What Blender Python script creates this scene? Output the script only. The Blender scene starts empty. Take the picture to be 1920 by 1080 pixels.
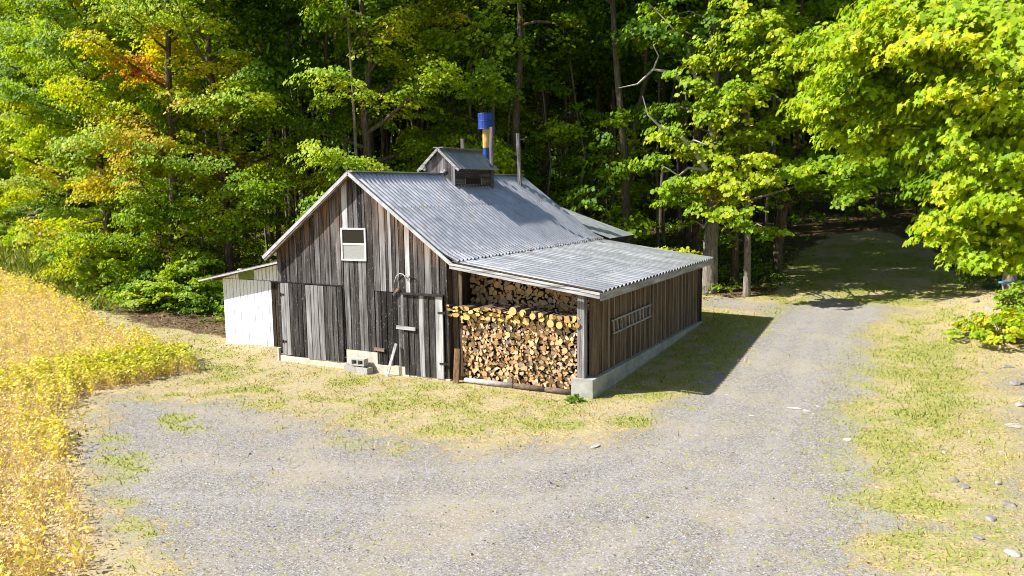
import bpy, math, random
import numpy as np
from mathutils import Matrix, Vector

R = random.Random(7)
SC = bpy.context.scene
COL = SC.collection

# ------------------------------------------------------------------ camera
CF, CP, CY, CR = 1514.4, 0.1203, -0.4977, 0.0129
CC = np.array([16.1191, -16.3075, 4.5932])
FW = np.array([math.sin(CY)*math.cos(CP), math.cos(CY)*math.cos(CP), -math.sin(CP)])
_r = np.array([math.cos(CY), -math.sin(CY), 0.0]); _u = np.cross(_r, FW)
RT = _r*math.cos(CR) - _u*math.sin(CR); UP = _u*math.cos(CR) + _r*math.sin(CR)
cam = bpy.data.cameras.new("camera"); cam.lens = CF*36/1920; cam.sensor_width = 36; cam.clip_end = 600; cam.clip_start = .1
co = bpy.data.objects.new("camera", cam); COL.objects.link(co); SC.camera = co
M = Matrix.Identity(4)
for i in range(3):
    M[i][0], M[i][1], M[i][2], M[i][3] = RT[i], UP[i], -FW[i], CC[i]
co.matrix_world = M

def dirpx(px, py): return FW + RT*(px-960)/CF + UP*(540-py)/CF
def at(px, py, depth): return CC + dirpx(px, py)*depth
def project(P):
    d = np.asarray(P, float)-CC
    z = d@FW
    return 960+CF*(d@RT)/z, 540-CF*(d@UP)/z, z

# ------------------------------------------------------------------ noise and terrain
def _h(ix, iy, s):
    v = np.sin(ix*127.1+iy*311.7+s*74.7)*43758.5453
    return v-np.floor(v)
def vnoise(x, y, s=0):
    ix, iy = np.floor(x), np.floor(y); fx, fy = x-ix, y-iy
    fx = fx*fx*(3-2*fx); fy = fy*fy*(3-2*fy)
    a = _h(ix, iy, s)*(1-fx)+_h(ix+1, iy, s)*fx
    b = _h(ix, iy+1, s)*(1-fx)+_h(ix+1, iy+1, s)*fx
    return a*(1-fy)+b*fy
def fnoise(x, y, s=0, o=3):
    t, a, n = 0, 1., 0
    for k in range(o):
        t = t+a*vnoise(x*2**k, y*2**k, s+k); n += a; a *= .5
    return t/n
def sp(t, w): return w*np.logaddexp(0, np.asarray(t, float)/w)
BANK = (17.6, 12.6)
def T(x, y):
    x = np.asarray(x, float); y = np.asarray(y, float)
    z = .045*sp(y-.8, .8)+.035*sp(y-16, 3)+.03*sp(-x-8, 3)+.06*sp(x-21, 2)
    z = z+.75*np.exp(-(((x-BANK[0]-1.2)/2.6)**2+((y-BANK[1])/3.4)**2))
    z = z+.05*(fnoise(x*.35, y*.35, 5)-.5)*np.clip((np.hypot(x-5, y-4)-7)/6, 0, 1)
    z = z+.10*np.exp(-(((x+1.2)/1.4)**2+((y-1.2)/1.0)**2))
    return z-.03
TT = np.concatenate([np.arange(4, 60, .05), np.arange(60, 160, .3)])
def gnd(px, py):
    d = dirpx(px, py); p = CC[None]+d[None]*TT[:, None]
    b = np.nonzero(p[:, 2] < T(p[:, 0], p[:, 1]))[0]
    k = b[0] if len(b) else len(TT)-1
    q = p[k].copy(); q[2] = T(q[0], q[1]); return q

# ------------------------------------------------------------------ mesh tools
class MB:
    def __init__(s): s.v = []; s.f = []; s.m = []; s.c = []
    def add(s, vs, fs, mat=0, c=(.5, .5, .5)):
        o = len(s.v); s.v += [tuple(map(float, p)) for p in vs]; s.f += [tuple(i+o for i in f) for f in fs]
        s.m += [mat]*len(fs); s.c += [c]*len(vs)
    def box(s, x0, x1, y0, y1, z0, z1, mat=0, c=(.5, .5, .5)):
        s.hexa([(x0, y0, z0), (x1, y0, z0), (x1, y1, z0), (x0, y1, z0), (x0, y0, z1), (x1, y0, z1), (x1, y1, z1), (x0, y1, z1)], mat, c)
    def hexa(s, v, mat=0, c=(.5, .5, .5)):
        s.add(v, [(0, 3, 2, 1), (4, 5, 6, 7), (0, 1, 5, 4), (1, 2, 6, 5), (2, 3, 7, 6), (3, 0, 4, 7)], mat, c)
    def bar(s, a, b, w, h, mat=0, c=(.5, .5, .5), up=(0, 0, 1)):
        a, b = Vector(a), Vector(b); d = (b-a).normalized(); u = Vector(up)
        if abs(d.dot(u)) > .95: u = Vector((0, 1, 0))
        x = d.cross(u).normalized()*w/2; z = x.cross(d).normalized()*h/2
        s.hexa([a-x-z, a+x-z, b+x-z, b-x-z, a-x+z, a+x+z, b+x+z, b-x+z], mat, c)
    def tube(s, pts, rad, n=8, mat=0, c=(.5, .5, .5), cap=True):
        pts = [Vector(p) for p in pts]
        if not hasattr(rad, '__len__'): rad = [rad]*len(pts)
        vs, fs = [], []; prev = None
        for i, p in enumerate(pts):
            d = (pts[min(i+1, len(pts)-1)]-pts[max(i-1, 0)]).normalized()
            if prev is None:
                x = d.orthogonal().normalized()
            else:
                x = (prev-d*prev.dot(d)).normalized()
            prev = x; y = d.cross(x)
            for k in range(n):
                a = 2*math.pi*k/n; vs.append(p+(x*math.cos(a)+y*math.sin(a))*rad[i])
        for i in range(len(pts)-1):
            for k in range(n):
                fs.append((i*n+k, i*n+(k+1) % n, (i+1)*n+(k+1) % n, (i+1)*n+k))
        if cap: fs += [tuple(range(n-1, -1, -1)), tuple((len(pts)-1)*n+k for k in range(n))]
        s.add(vs, fs, mat, c)
    def build(s, name, mats, parent=None, smooth=False, loc=None):
        me = bpy.data.meshes.new(name)
        v = s.v if loc is None else [(a-loc[0], b-loc[1], c-loc[2]) for a, b, c in s.v]
        me.from_pydata(v, [], s.f)
        if not isinstance(mats, (list, tuple)): mats = [mats]
        for m in mats: me.materials.append(m)
        me.polygons.foreach_set("material_index", s.m)
        at_ = me.color_attributes.new("tint", 'FLOAT_COLOR', 'POINT')
        a = np.ones((len(s.v), 4), np.float32); a[:, :3] = np.array(s.c, np.float32).reshape(-1, 3)
        at_.data.foreach_set("color", a.ravel())
        if smooth: me.polygons.foreach_set("use_smooth", [True]*len(s.f))
        return link(name, me, parent)
def link(name, me, parent=None):
    o = bpy.data.objects.new(name, me); COL.objects.link(o)
    if parent: o.parent = parent
    return o
def npmesh(name, V, k, mat, col=None, parent=None, smooth=False):
    """V: (n*k,3) vertices of n polygons with k corners each"""
    n = len(V)//k; me = bpy.data.meshes.new(name or "crown")
    me.vertices.add(n*k); me.vertices.foreach_set("co", np.asarray(V, np.float32).ravel())
    me.loops.add(n*k); me.loops.foreach_set("vertex_index", np.arange(n*k, dtype=np.int32))
    me.polygons.add(n); me.polygons.foreach_set("loop_start", np.arange(0, n*k, k, dtype=np.int32))
    me.update(calc_edges=True)
    if col is not None:
        a = np.ones((n*k, 4), np.float32); a[:, :3] = col
        me.color_attributes.new("tint", 'FLOAT_COLOR', 'POINT').data.foreach_set("color", a.ravel())
    me.materials.append(mat)
    return link(name, me, parent) if name else me
def empty(name, loc=(0, 0, 0)):
    o = bpy.data.objects.new(name, None); COL.objects.link(o); o.location = loc; o.empty_display_size = .2; return o
def tag(o, label=None, cat=None, group=None, kind=None):
    if label: o["label"] = label
    if cat: o["category"] = cat
    if group: o["group"] = group
    if kind: o["kind"] = kind
    return o

# ------------------------------------------------------------------ materials
class NT:
    def __init__(s, name):
        s.m = bpy.data.materials.new(name); s.m.use_nodes = True; s.t = s.m.node_tree; s.t.nodes.clear()
        s.out = s.n('ShaderNodeOutputMaterial')
    def n(s, typ, **kw):
        nd = s.t.nodes.new(typ)
        for k, v in kw.items(): setattr(nd, k, v)
        return nd
    def set(s, sock, v):
        if isinstance(v, bpy.types.NodeSocket): s.t.links.new(v, sock)
        elif v is not None:
            if sock.type == 'RGBA' and not hasattr(v, '__len__'): v = (v, v, v, 1)
            if sock.type == 'RGBA' and len(v) == 3: v = (*v, 1)
            sock.default_value = v
    def coord(s, scale=(1, 1, 1), rot=(0, 0, 0)):
        c = s.n('ShaderNodeTexCoord'); mp = s.n('ShaderNodeMapping')
        s.t.links.new(c.outputs['Object'], mp.inputs['Vector']); mp.inputs['Scale'].default_value = scale; mp.inputs['Rotation'].default_value = rot
        return mp.outputs['Vector']
    def noise(s, vec, scale, detail=3, rough=.55, dist=0):
        n = s.n('ShaderNodeTexNoise'); s.set(n.inputs['Vector'], vec)
        n.inputs['Scale'].default_value = scale; n.inputs['Detail'].default_value = detail; n.inputs['Roughness'].default_value = rough; n.inputs['Distortion'].default_value = dist
        return n.outputs['Fac']
    def voro(s, vec, scale, out='Color'):
        n = s.n('ShaderNodeTexVoronoi'); s.set(n.inputs['Vector'], vec); n.inputs['Scale'].default_value = scale; return n.outputs[out]
    def ramp(s, fac, stops, interp='LINEAR'):
        n = s.n('ShaderNodeValToRGB'); s.set(n.inputs['Fac'], fac); n.color_ramp.interpolation = interp
        e = n.color_ramp.elements
        while len(e) < len(stops): e.new(.5)
        for el, (p, c) in zip(e, stops):
            el.position = p; el.color = (c, c, c, 1) if not hasattr(c, '__len__') else (*c, 1)
        return n.outputs['Color']
    def mix(s, fac, a, b, mode='MIX'):
        n = s.n('ShaderNodeMix', data_type='RGBA', blend_type=mode)
        s.set(n.inputs[0], fac); s.set(n.inputs[6], a); s.set(n.inputs[7], b); return n.outputs[2]
    def math(s, op, a, b=None, clamp=False):
        n = s.n('ShaderNodeMath', operation=op); n.use_clamp = clamp; s.set(n.inputs[0], a); s.set(n.inputs[1], b); return n.outputs[0]
    def attr(s, name='tint'):
        n = s.n('ShaderNodeAttribute'); n.attribute_name = name
        q = s.n('ShaderNodeSeparateColor'); s.t.links.new(n.outputs['Color'], q.inputs[0]); return q.outputs
    def sm(s, v, a, b):
        n = s.n('ShaderNodeMapRange', interpolation_type='SMOOTHSTEP'); s.set(n.inputs[0], v); n.inputs[1].default_value = a; n.inputs[2].default_value = b
        return n.outputs[0]
    def bsdf(s, col, rough=.8, metal=0., spec=.3, bump=None, bs=.3, bd=.02):
        p = s.n('ShaderNodeBsdfPrincipled'); s.set(p.inputs['Base Color'], col); s.set(p.inputs['Roughness'], rough); s.set(p.inputs['Metallic'], metal)
        p.inputs['Specular IOR Level'].default_value = spec
        if bump is not None:
            b = s.n('ShaderNodeBump'); s.set(b.inputs['Height'], bump); b.inputs['Strength'].default_value = bs; b.inputs['Distance'].default_value = bd
            s.t.links.new(b.outputs[0], p.inputs['Normal'])
        return p.outputs[0]
    def done(s, sh): s.t.links.new(sh, s.out.inputs['Surface']); return s.m

def plank_mat(name, axis=2, stops=None, warm=.0, grain=1.):
    """weathered board: grain runs along the axis; tint.r = light/dark of the board, tint.g = random, tint.b = orange"""
    q = NT(name); a = q.attr()
    sc = [30*grain, 30*grain, 30*grain]; sc[axis] = 1.1
    off = q.n('ShaderNodeCombineXYZ'); q.set(off.inputs[0], q.math('MULTIPLY', a[1], 37.)); q.set(off.inputs[1], q.math('MULTIPLY', a[1], 11.)); q.set(off.inputs[2], q.math('MULTIPLY', a[1], 23.))
    ad = q.n('ShaderNodeVectorMath', operation='ADD'); q.set(ad.inputs[0], q.coord(sc)); q.set(ad.inputs[1], off.outputs[0])
    g = q.noise(ad.outputs[0], 1., 5, .65, .4)
    sc2 = [9, 9, 9]; sc2[axis] = .9
    ad2 = q.n('ShaderNodeVectorMath', operation='ADD'); q.set(ad2.inputs[0], q.coord(sc2)); q.set(ad2.inputs[1], off.outputs[0])
    g2 = q.noise(ad2.outputs[0], 1., 3, .6)
    sc3 = [60, 60, 60]; sc3[axis] = 14
    kn = q.noise(q.coord(sc3), 1., 2, .6)
    t = q.math('ADD', q.math('MULTIPLY', g, .95), q.math('MULTIPLY', g2, .65)); t = q.math('SUBTRACT', t, .26)
    t = q.math('ADD', t, q.math('SUBTRACT', a[0], .55))
    stops = stops or [(.0, (.013, .0105, .010)), (.28, (.042, .036, .034)), (.5, (.12, .11, .107)), (.75, (.30, .29, .288)), (1., (.55, .545, .545))]
    c = q.ramp(t, stops)
    fleck = q.math('MULTIPLY', q.sm(kn, .63, .72), .6)
    c = q.mix(fleck, c, (.42, .40, .38))
    c = q.mix(q.math('MULTIPLY', a[2], q.sm(g2, .3, .65)), c, q.mix(g, (.10, .045, .018), (.48, .24, .09)))
    crack = q.sm(g, .40, .31)
    c = q.mix(q.math('MULTIPLY', crack, .7), c, (.012, .010, .008))
    return q.done(q.bsdf(c, .88, 0, .15, q.math('ADD', g, q.math('MULTIPLY', kn, .4)), .5, .012))

def simple(name, col, rough=.8, metal=0., var=.25, scale=6., spec=.3, col2=None, bs=.25, det=5):
    q = NT(name); v = q.coord(); n = q.noise(v, scale, det, .65)
    c2 = col2 or tuple(x*(1-var) for x in col); c1 = tuple(min(1, x*(1+var*.6)) for x in col)
    c = q.ramp(n, [(.3, c2), (.7, c1)])
    return q.done(q.bsdf(c, rough, metal, spec, n, bs, .02))

def leaf_mat(name, stops, trans=.45):
    q = NT(name); a = q.attr()
    c = q.ramp(a[0], stops)
    c = q.mix(1., c, q.ramp(a[1], [(0, .68), (1, 1.25)]), 'MULTIPLY')
    p = q.bsdf(c, .5, 0, .18)
    tr = q.n('ShaderNodeBsdfTranslucent'); q.set(tr.inputs[0], q.mix(1., c, (1.35, 1.25, .5), 'MULTIPLY'))
    mx = q.n('ShaderNodeMixShader'); mx.inputs[0].default_value = trans
    q.t.links.new(p, mx.inputs[1]); q.t.links.new(tr.outputs[0], mx.inputs[2])
    return q.done(mx.outputs[0])
LEAFSTOPS = [(0, (.034, .086, .008)), (.3, (.115, .235, .012)), (.5, (.31, .46, .012)), (.66, (.52, .51, .014)), (.8, (.52, .33, .018)), (.9, (.50, .16, .015)), (1, (.45, .07, .015))]
MLEAF = leaf_mat("maple_leaf", LEAFSTOPS)
MSOY = leaf_mat("crop_leaf", [(0, (.14, .20, .02)), (.3, (.44, .50, .03)), (.55, (.80, .68, .09)), (.75, (.80, .66, .34)), (1, (.58, .45, .28))], .3)
MGRASS = leaf_mat("grass_blade", [(0, (.06, .11, .012)), (.35, (.20, .26, .018)), (.6, (.38, .36, .06)), (.8, (.50, .40, .17)), (1, (.56, .46, .26))], .2)
MLITTER = leaf_mat("fallen_leaf", [(0, (.06, .035, .018)), (.5, (.15, .085, .04)), (1, (.30, .19, .09))], .1)

def bark_mat(name, c0, c1, c2):
    q = NT(name); g = q.noise(q.coord((9, 9, 1.6)), 1.6, 6, .7, .6); l = q.noise(q.coord(), 1.3, 3, .6)
    c = q.ramp(g, [(.32, c0), (.52, c1), (.72, c2)])
    c = q.mix(q.math('MULTIPLY', q.sm(l, .5, .65), .35), c, (.10, .12, .05))
    return q.done(q.bsdf(c, .9, 0, .15, g, .8, .04))
MBARK = bark_mat("bark_brown", (.025, .018, .013), (.11, .082, .06), (.26, .205, .155))
MBARKP = bark_mat("bark_pale", (.06, .05, .042), (.22, .185, .15), (.42, .37, .31))
MTWIG = simple("dead_twig", (.46, .42, .37), .85, 0, .4, 8)

MWOOD = plank_mat("weathered_planks")
MWOODR = plank_mat("brown_planks", stops=[(.0, (.012, .008, .005)), (.3, (.045, .031, .021)), (.55, (.125, .088, .06)), (.8, (.25, .195, .145)), (1., (.40, .33, .26))])
MWOODY = plank_mat("weathered_beams", 1)
MWOODX = plank_mat("weathered_rails", 0)
MWHITE = plank_mat("white_paint_boards", stops=[(.0, (.30, .28, .26)), (.2, (.70, .69, .68)), (.5, (.80, .82, .86)), (1., (.84, .86, .90))], grain=.7)
MCONC = simple("pale_concrete", (.62, .55, .44), .9, 0, .3, 5)
MCONCG = simple("grey_concrete", (.40, .39, .35), .9, 0, .35, 4)
MBLOCK = simple("cinder_block", (.42, .41, .38), .95, 0, .25, 30)
def worn_paint(name, col, soot):
    q = NT(name); n = q.noise(q.coord((6, 6, 2)), 2., 6, .7); f = q.noise(q.coord(), 14, 4, .7)
    c = q.mix(q.sm(n, .35, .7), tuple(x*.7 for x in col), tuple(min(1, x*1.25+.01) for x in col)); c = q.mix(q.math('MULTIPLY', q.sm(f, .60, .72), .7), c, soot)
    return q.done(q.bsdf(c, q.ramp(n, [(.3, .35), (.7, .6)]), 0, .4, f, .2, .01))
MBLUE = worn_paint("blue_paint", (.008, .045, .27), (.03, .025, .03))
MYEL = worn_paint("ochre_paint", (.58, .37, .10), (.13, .07, .03))
MRUST = simple("rusty_iron", (.05, .04, .035), .7, .5, .5, 20)
MDARK = simple("painted_opening_shade", (.02, .018, .016), .9)
MFRAME = simple("white_frame", (.72, .72, .71), .6, 0, .2, 12)
MTRIM = simple("grey_metal_trim", (.52, .52, .54), .5, .3, .3, 6)
MGREENP = simple("green_shutter", (.16, .22, .05), .6, 0, .25, 8)
MHORN = simple("bleached_horn", (.48, .46, .42), .7, 0, .3, 14)
MTUBE = simple("blue_tubing", (.04, .25, .62), .4, 0, .15, 9, .5)
q = NT("window_glass"); MGLASS = q.done(q.bsdf((.012, .011, .010), .06, 0, .5))
MREFLECT = simple("gravel_reflection_grey", (.33, .33, .31), .85, 0, .12, 20)  # opaque grey standing in for gravel mirrored in the window
def metal_mat(name, base, rust):
    q = NT(name); v = q.coord(); n = q.noise(v, 2.2, 5, .6); st = q.noise(q.coord((.6, 6, 6)), 1.4, 4, .6)
    c = q.mix(q.sm(st, .35, .75), base, tuple(x*.72 for x in base))
    sx = q.n('ShaderNodeSeparateXYZ'); q.t.links.new(q.coord(), sx.inputs[0]); cb = q.n('ShaderNodeCombineXYZ')
    q.set(cb.inputs[0], q.math('FLOOR', q.math('DIVIDE', sx.outputs[1], .712))); q.set(cb.inputs[1], q.math('FLOOR', q.math('DIVIDE', q.math('ADD', sx.outputs[0], .6), 1.55)))
    wn = q.n('ShaderNodeTexWhiteNoise', noise_dimensions='2D'); q.t.links.new(cb.outputs[0], wn.inputs[0])
    c = q.mix(1., c, q.ramp(wn.outputs[0], [(0, .80), (1, 1.06)]), 'MULTIPLY')
    lap = q.math('FRACT', q.math('DIVIDE', q.math('ADD', sx.outputs[0], .6), 1.55)); c = q.mix(q.math('MULTIPLY', q.sm(lap, .985, .995), .55), c, (.12, .10, .09))
    c = q.mix(q.math('MULTIPLY', q.sm(n, .57, .72), rust), c, (.28, .18, .115))
    return q.done(q.bsdf(c, q.ramp(n, [(.3, .30), (.7, .46)]), .78, .5))
MROOF = metal_mat("galvanised_sheet", (.60, .60, .615), .6)
MROOF2 = metal_mat("galvanised_sheet_light", (.80, .80, .81), .4)
def rock_mat(name, c0, c1):
    q = NT(name); n = q.noise(q.coord(), 7, 6, .65); return q.done(q.bsdf(q.ramp(n, [(.3, c0), (.7, c1)]), .9, 0, .2, n, .6, .03))
MROCK = rock_mat("pale_stone", (.24, .20, .165), (.54, .48, .41)); MSLAB = rock_mat("cream_stone", (.42, .37, .31), (.64, .58, .50)); MROCKG = rock_mat("grey_stone", (.15, .135, .12), (.36, .335, .30))
# log ends and bark
q = NT("log_end"); a = q.attr(); tc = q.n('ShaderNodeTexCoord')
nz = q.noise(q.coord((30, 30, 30)), 1, 4, .6)
c = q.ramp(q.math('ADD', q.math('MULTIPLY', a[0], .8), q.math('MULTIPLY', nz, .25)), [(0, (.13, .065, .035)), (.25, (.33, .175, .075)), (.5, (.54, .32, .145)), (.75, (.68, .46, .235)), (1, (.78, .59, .36))])
c = q.mix(q.math('MULTIPLY', q.sm(a[1], .72, .9), .7), c, (.34, .30, .26))
c = q.mix(q.math('MULTIPLY', q.sm(nz, .40, .30), .55), c, (.12, .07, .04))
c = q.mix(q.math('MULTIPLY', a[2], .85), c, q.mix(nz, (.46, .25, .04), (.74, .50, .12)))
MEND = q.done(q.bsdf(c, .85, 0, .2, nz, .4, .01))
MLOGBARK = simple("log_bark", (.16, .115, .085), .9, 0, .6, 14)

# ------------------------------------------------------------------ regions of the ground, outlined as they lie
def poly(pts): return np.array([gnd(*p)[:2] for p in pts])
def sdist(P, x, y):
    """signed distance to polygon, positive inside"""
    sh = x.shape; x = x.ravel(); y = y.ravel(); d = np.full(x.shape, 1e9); ins = np.zeros(x.shape, bool)
    n = len(P)
    for i in range(n):
        x0, y0 = P[i]; x1, y1 = P[(i+1) % n]; dx, dy = x1-x0, y1-y0
        t = np.clip(((x-x0)*dx+(y-y0)*dy)/(dx*dx+dy*dy+1e-9), 0, 1)
        d = np.minimum(d, np.hypot(x-x0-t*dx, y-y0-t*dy))
        c = ((y0 > y) != (y1 > y)) & (x < (x1-x0)*(y-y0)/(y1-y0+1e-12)+x0)
        ins ^= c
    return np.where(ins, d, -d).reshape(sh)
P_GRAV = np.vstack([poly([(250, 1078), (190, 960), (165, 860), (165, 800), (190, 755), (300, 745), (430, 765), (560, 785), (700, 822), (860, 842), (1000, 838), (1120, 830), (1200, 800), (1262, 760), (1310, 715), (1345, 672), (1400, 620), (1432, 590), (1380, 576), (1320, 570), (1330, 558), (1400, 566), (1470, 568), (1545, 556), (1600, 556), (1650, 566), (1690, 590), (1655, 640), (1640, 700), (1610, 770), (1615, 850), (1640, 930), (1650, 1000), (1660, 1078)]),
                    [CC[:2]+np.array([5., -4.]), CC[:2]+np.array([-14., -10.])]])
P_FIELD = np.vstack([poly([(195, 1078), (170, 1000), (145, 920), (135, 850), (130, 790), (140, 755), (175, 738), (260, 722), (340, 702), (372, 690), (362, 672), (320, 655), (265, 640), (212, 622), (165, 594), (172, 580), (100, 546), (0, 512), (-200, 470)]), [[-70, -10], [-40, -40], [2, -24]]])
P_SWARD = np.vstack([poly([(215, 575), (172, 580), (100, 546), (0, 512), (-200, 470)]), poly([(-200, 425), (0, 452), (60, 458), (130, 490), (200, 535)])])
P_FOREST = np.vstack([poly([(-200, 425), (60, 455), (130, 490), (200, 548), (175, 566), (255, 602), (340, 622), (420, 634)]), [[-2.5, 3.4], [0, 10], [4, 12.], [8, 13]], poly([(1330, 552), (1410, 558), (1450, 540), (1480, 500), (1500, 470), (1560, 440), (1640, 430), (1720, 450), (1760, 470), (1800, 520), (1880, 545)]), [[22, 22], [60, 40], [60, 120], [-110, 120], [-110, 30]]])
P_VERGE = poly([(1690, 595), (1780, 575), (1800, 610), (1790, 680), (1800, 760), (1830, 860), (1800, 960), (1770, 1079), (1660, 1079), (1690, 960), (1640, 830), (1640, 700), (1660, 640)])
P_SHADEG = poly([(1100, 755), (1230, 748), (1330, 728), (1395, 655), (1445, 600), (1310, 580), (1300, 620)])
P_ROADG = poly([(1440, 590), (1560, 555), (1680, 590), (1780, 572), (1860, 555), (1780, 490), (1640, 440), (1500, 470), (1430, 540)])
P_DRY = poly([(160, 575), (215, 548), (330, 588), (420, 640), (530, 672), (880, 720), (1080, 745), (1080, 800), (860, 830), (600, 790), (420, 765), (220, 750), (350, 705), (370, 685), (270, 640)])
P_ROUGH = poly([(1870, 690), (1960, 660), (1990, 760), (2000, 1079), (1700, 1079), (1790, 1000), (1860, 900)])
PATCH = [(235, 860, 55, 22), (230, 905, 60, 16), (335, 790, 45, 15), (345, 808, 50, 12), (245, 985, 45, 16), (285, 1005, 30, 12), (250, 1050, 30, 10), (215, 830, 30, 14), (260, 880, 30, 12), (520, 800, 26, 7), (355, 690, 40, 10), (250, 940, 45, 10),
         (380, 740, 60, 8), (470, 730, 70, 10), (340, 745, 40, 7), (1000, 795, 90, 14), (1180, 790, 60, 12), (1090, 800, 60, 10), (760, 760, 90, 15), (650, 745, 90, 12), (560, 700, 60, 12), (470, 670, 45, 10), (430, 690, 50, 8), (690, 715, 60, 8), (820, 730, 60, 8)]
PATCHW = []
for px, py, rx, ry in PATCH:
    c_ = gnd(px, py); e1 = gnd(px+rx, py); e2 = gnd(px, py+ry)
    PATCHW.append((c_[:2], e1[:2]-c_[:2], e2[:2]-c_[:2]))
def patch_amt(x, y):
    r = np.zeros(x.shape)
    for c_, a_, b_ in PATCHW:
        Mi = np.linalg.inv(np.array([a_, b_]).T); u = Mi[0, 0]*(x-c_[0])+Mi[0, 1]*(y-c_[1]); v = Mi[1, 0]*(x-c_[0])+Mi[1, 1]*(y-c_[1])
        r = np.maximum(r, np.clip(1.5-(u*u+v*v), 0, 1))
    return r
def ss(v, a, b):
    t = np.clip((v-a)/(b-a), 0, 1); return t*t*(3-2*t)
def masks(x, y):
    w = (fnoise(x*.9, y*.9, 11, 4)-.5)
    grav = np.maximum(ss(sdist(P_GRAV, x, y)+w*2.6, -1.1, 1.1), .52*ss(sdist(P_ROUGH, x, y)+w*2, -.8, .8))
    field = ss(sdist(P_FIELD, x, y)+w*.6, -.2, .2)
    forest = ss(sdist(P_FOREST, x, y)+w*1.5, -.8, .8)
    n = fnoise(x*.8, y*.8, 3, 4)
    n2 = fnoise(x*2.6, y*2.6, 23, 3)
    verge = ss(sdist(P_VERGE, x, y), -1.8, .8)*ss(n*.45+n2*.55, .26, .66)
    shade = ss(sdist(P_SHADEG, x, y), -.5, .3)*ss(n2, .25, .5)*.9
    roadg = ss(sdist(P_ROADG, x, y), -.8, .8)*ss(n*.7+n2*.3, .36, .52)*.9
    sward = ss(sdist(P_SWARD, x, y), -1.2, .3)
    dryg = ss(sdist(P_DRY, x, y), -.4, .5)*ss(n*.4+n2*.6, .38, .68)*.7
    green = np.maximum.reduce([verge, shade, roadg, sward, dryg, patch_amt(x, y)*ss(n2+w*.3, .30, .66)*.9])
    stray = ss(n*.5+n2*.5, .60, .70)*.55*(1-ss(sdist(P_GRAV, x, y), .3, 1.5))
    green = np.maximum(green, stray*(1-field))*(1-.85*forest*(1-np.clip(shade+roadg, 0, 1)))
    return grav, green, field, forest

def axis(lo, f0, f1, hi, st, k=1.14):
    a = list(np.arange(f0, f1+1e-6, st)); s = st; v = f1
    while v < hi: s *= k; v += s; a.append(v)
    s = st; v = f0; b = []
    while v > lo: s *= k; v -= s; b.append(v)
    return np.array(b[::-1]+a)
gx = axis(-115, -24, 24, 75, .17); gy = axis(-50, -17, 24, 130, .17)
X, Y = np.meshgrid(gx, gy); Z = T(X, Y); mg, mn, mf, mo = masks(X, Y)
me = bpy.data.meshes.new("ground"); nx, ny = len(gx), len(gy)
me.vertices.add(nx*ny); me.vertices.foreach_set("co", np.stack([X, Y, Z], -1).astype(np.float32).ravel())
I = np.arange(nx*ny).reshape(ny, nx); Q = np.stack([I[:-1, :-1], I[:-1, 1:], I[1:, 1:], I[1:, :-1]], -1).reshape(-1, 4)
me.loops.add(Q.size); me.loops.foreach_set("vertex_index", Q.ravel().astype(np.int32))
me.polygons.add(len(Q)); me.polygons.foreach_set("loop_start", np.arange(0, Q.size, 4, dtype=np.int32)); me.polygons.foreach_set("use_smooth", np.ones(len(Q), bool))
me.update(calc_edges=True)
at_ = me.color_attributes.new("zone", 'FLOAT_COLOR', 'POINT'); at_.data.foreach_set("color", np.stack([mg, mn, mf, mo], -1).astype(np.float32).ravel())
def polyd(pts, x, y):
    P = np.array([gnd(*p)[:2] for p in pts]); d = np.full(x.shape, 1e9)
    for (a, b), (c_, e_) in zip(P[:-1], P[1:]):
        t = np.clip(((x-a)*(c_-a)+(y-b)*(e_-b))/((c_-a)**2+(e_-b)**2), 0, 1); d = np.minimum(d, np.hypot(x-a-t*(c_-a), y-b-t*(e_-b)))
    return d
tr_ = np.zeros(X.shape)
for cl in ([(1610, 520), (1520, 640), (1440, 740), (1330, 860), (1150, 960), (900, 1075)], [(1610, 520), (1570, 640), (1560, 760), (1540, 900), (1500, 1078)], [(1330, 860), (1050, 900), (700, 920), (350, 900)]):
    d = polyd(cl, X, Y); tr_ = np.maximum(tr_, np.exp(-((d-.75)/.22)**2))
me.color_attributes.new("tracks", 'FLOAT_COLOR', 'POINT').data.foreach_set("color", np.repeat(tr_[..., None], 4, -1).astype(np.float32).ravel())
q = NT("ground"); v = q.coord()
zn = q.n('ShaderNodeAttribute'); zn.attribute_name = "zone"; zs = q.n('ShaderNodeSeparateColor'); q.t.links.new(zn.outputs['Color'], zs.inputs[0]); zo = list(zs.outputs)+[zn.outputs['Alpha']]
fine = q.noise(v, 26, 4, .7); mid = q.noise(v, 5, 4, .6); big = q.noise(v, .55, 4, .6); cell = q.voro(v, 58); cs = q.n('ShaderNodeSeparateColor'); q.t.links.new(cell, cs.inputs[0])
cell2 = q.voro(v, 26); cs2 = q.n('ShaderNodeSeparateColor'); q.t.links.new(cell2, cs2.inputs[0])
gr = q.ramp(cs.outputs[0], [(0, (.075, .067, .060)), (.2, (.20, .182, .166)), (.7, (.268, .246, .226)), (.93, (.36, .333, .308)), (1, (.58, .56, .54))])
gr = q.mix(q.math('MULTIPLY', q.sm(cs2.outputs[0], .8, .95), .5), gr, (.40, .385, .375))
gr = q.mix(q.math('MULTIPLY', q.sm(mid, .40, .70), .35), gr, (.20, .193, .190))
gbase = gr
gr = q.mix(q.math('MULTIPLY', q.sm(big, .44, .68), .42), gr, q.mix(fine, (.30, .235, .15), (.50, .42, .31)))
dry = q.mix(q.sm(fine, .35, .65), (.19, .14, .05), (.58, .46, .22)); dry = q.mix(q.math('MULTIPLY', q.sm(mid, .45, .65), .55), dry, q.mix(cs.outputs[1], (.34, .27, .19), (.58, .49, .36)))
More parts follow.
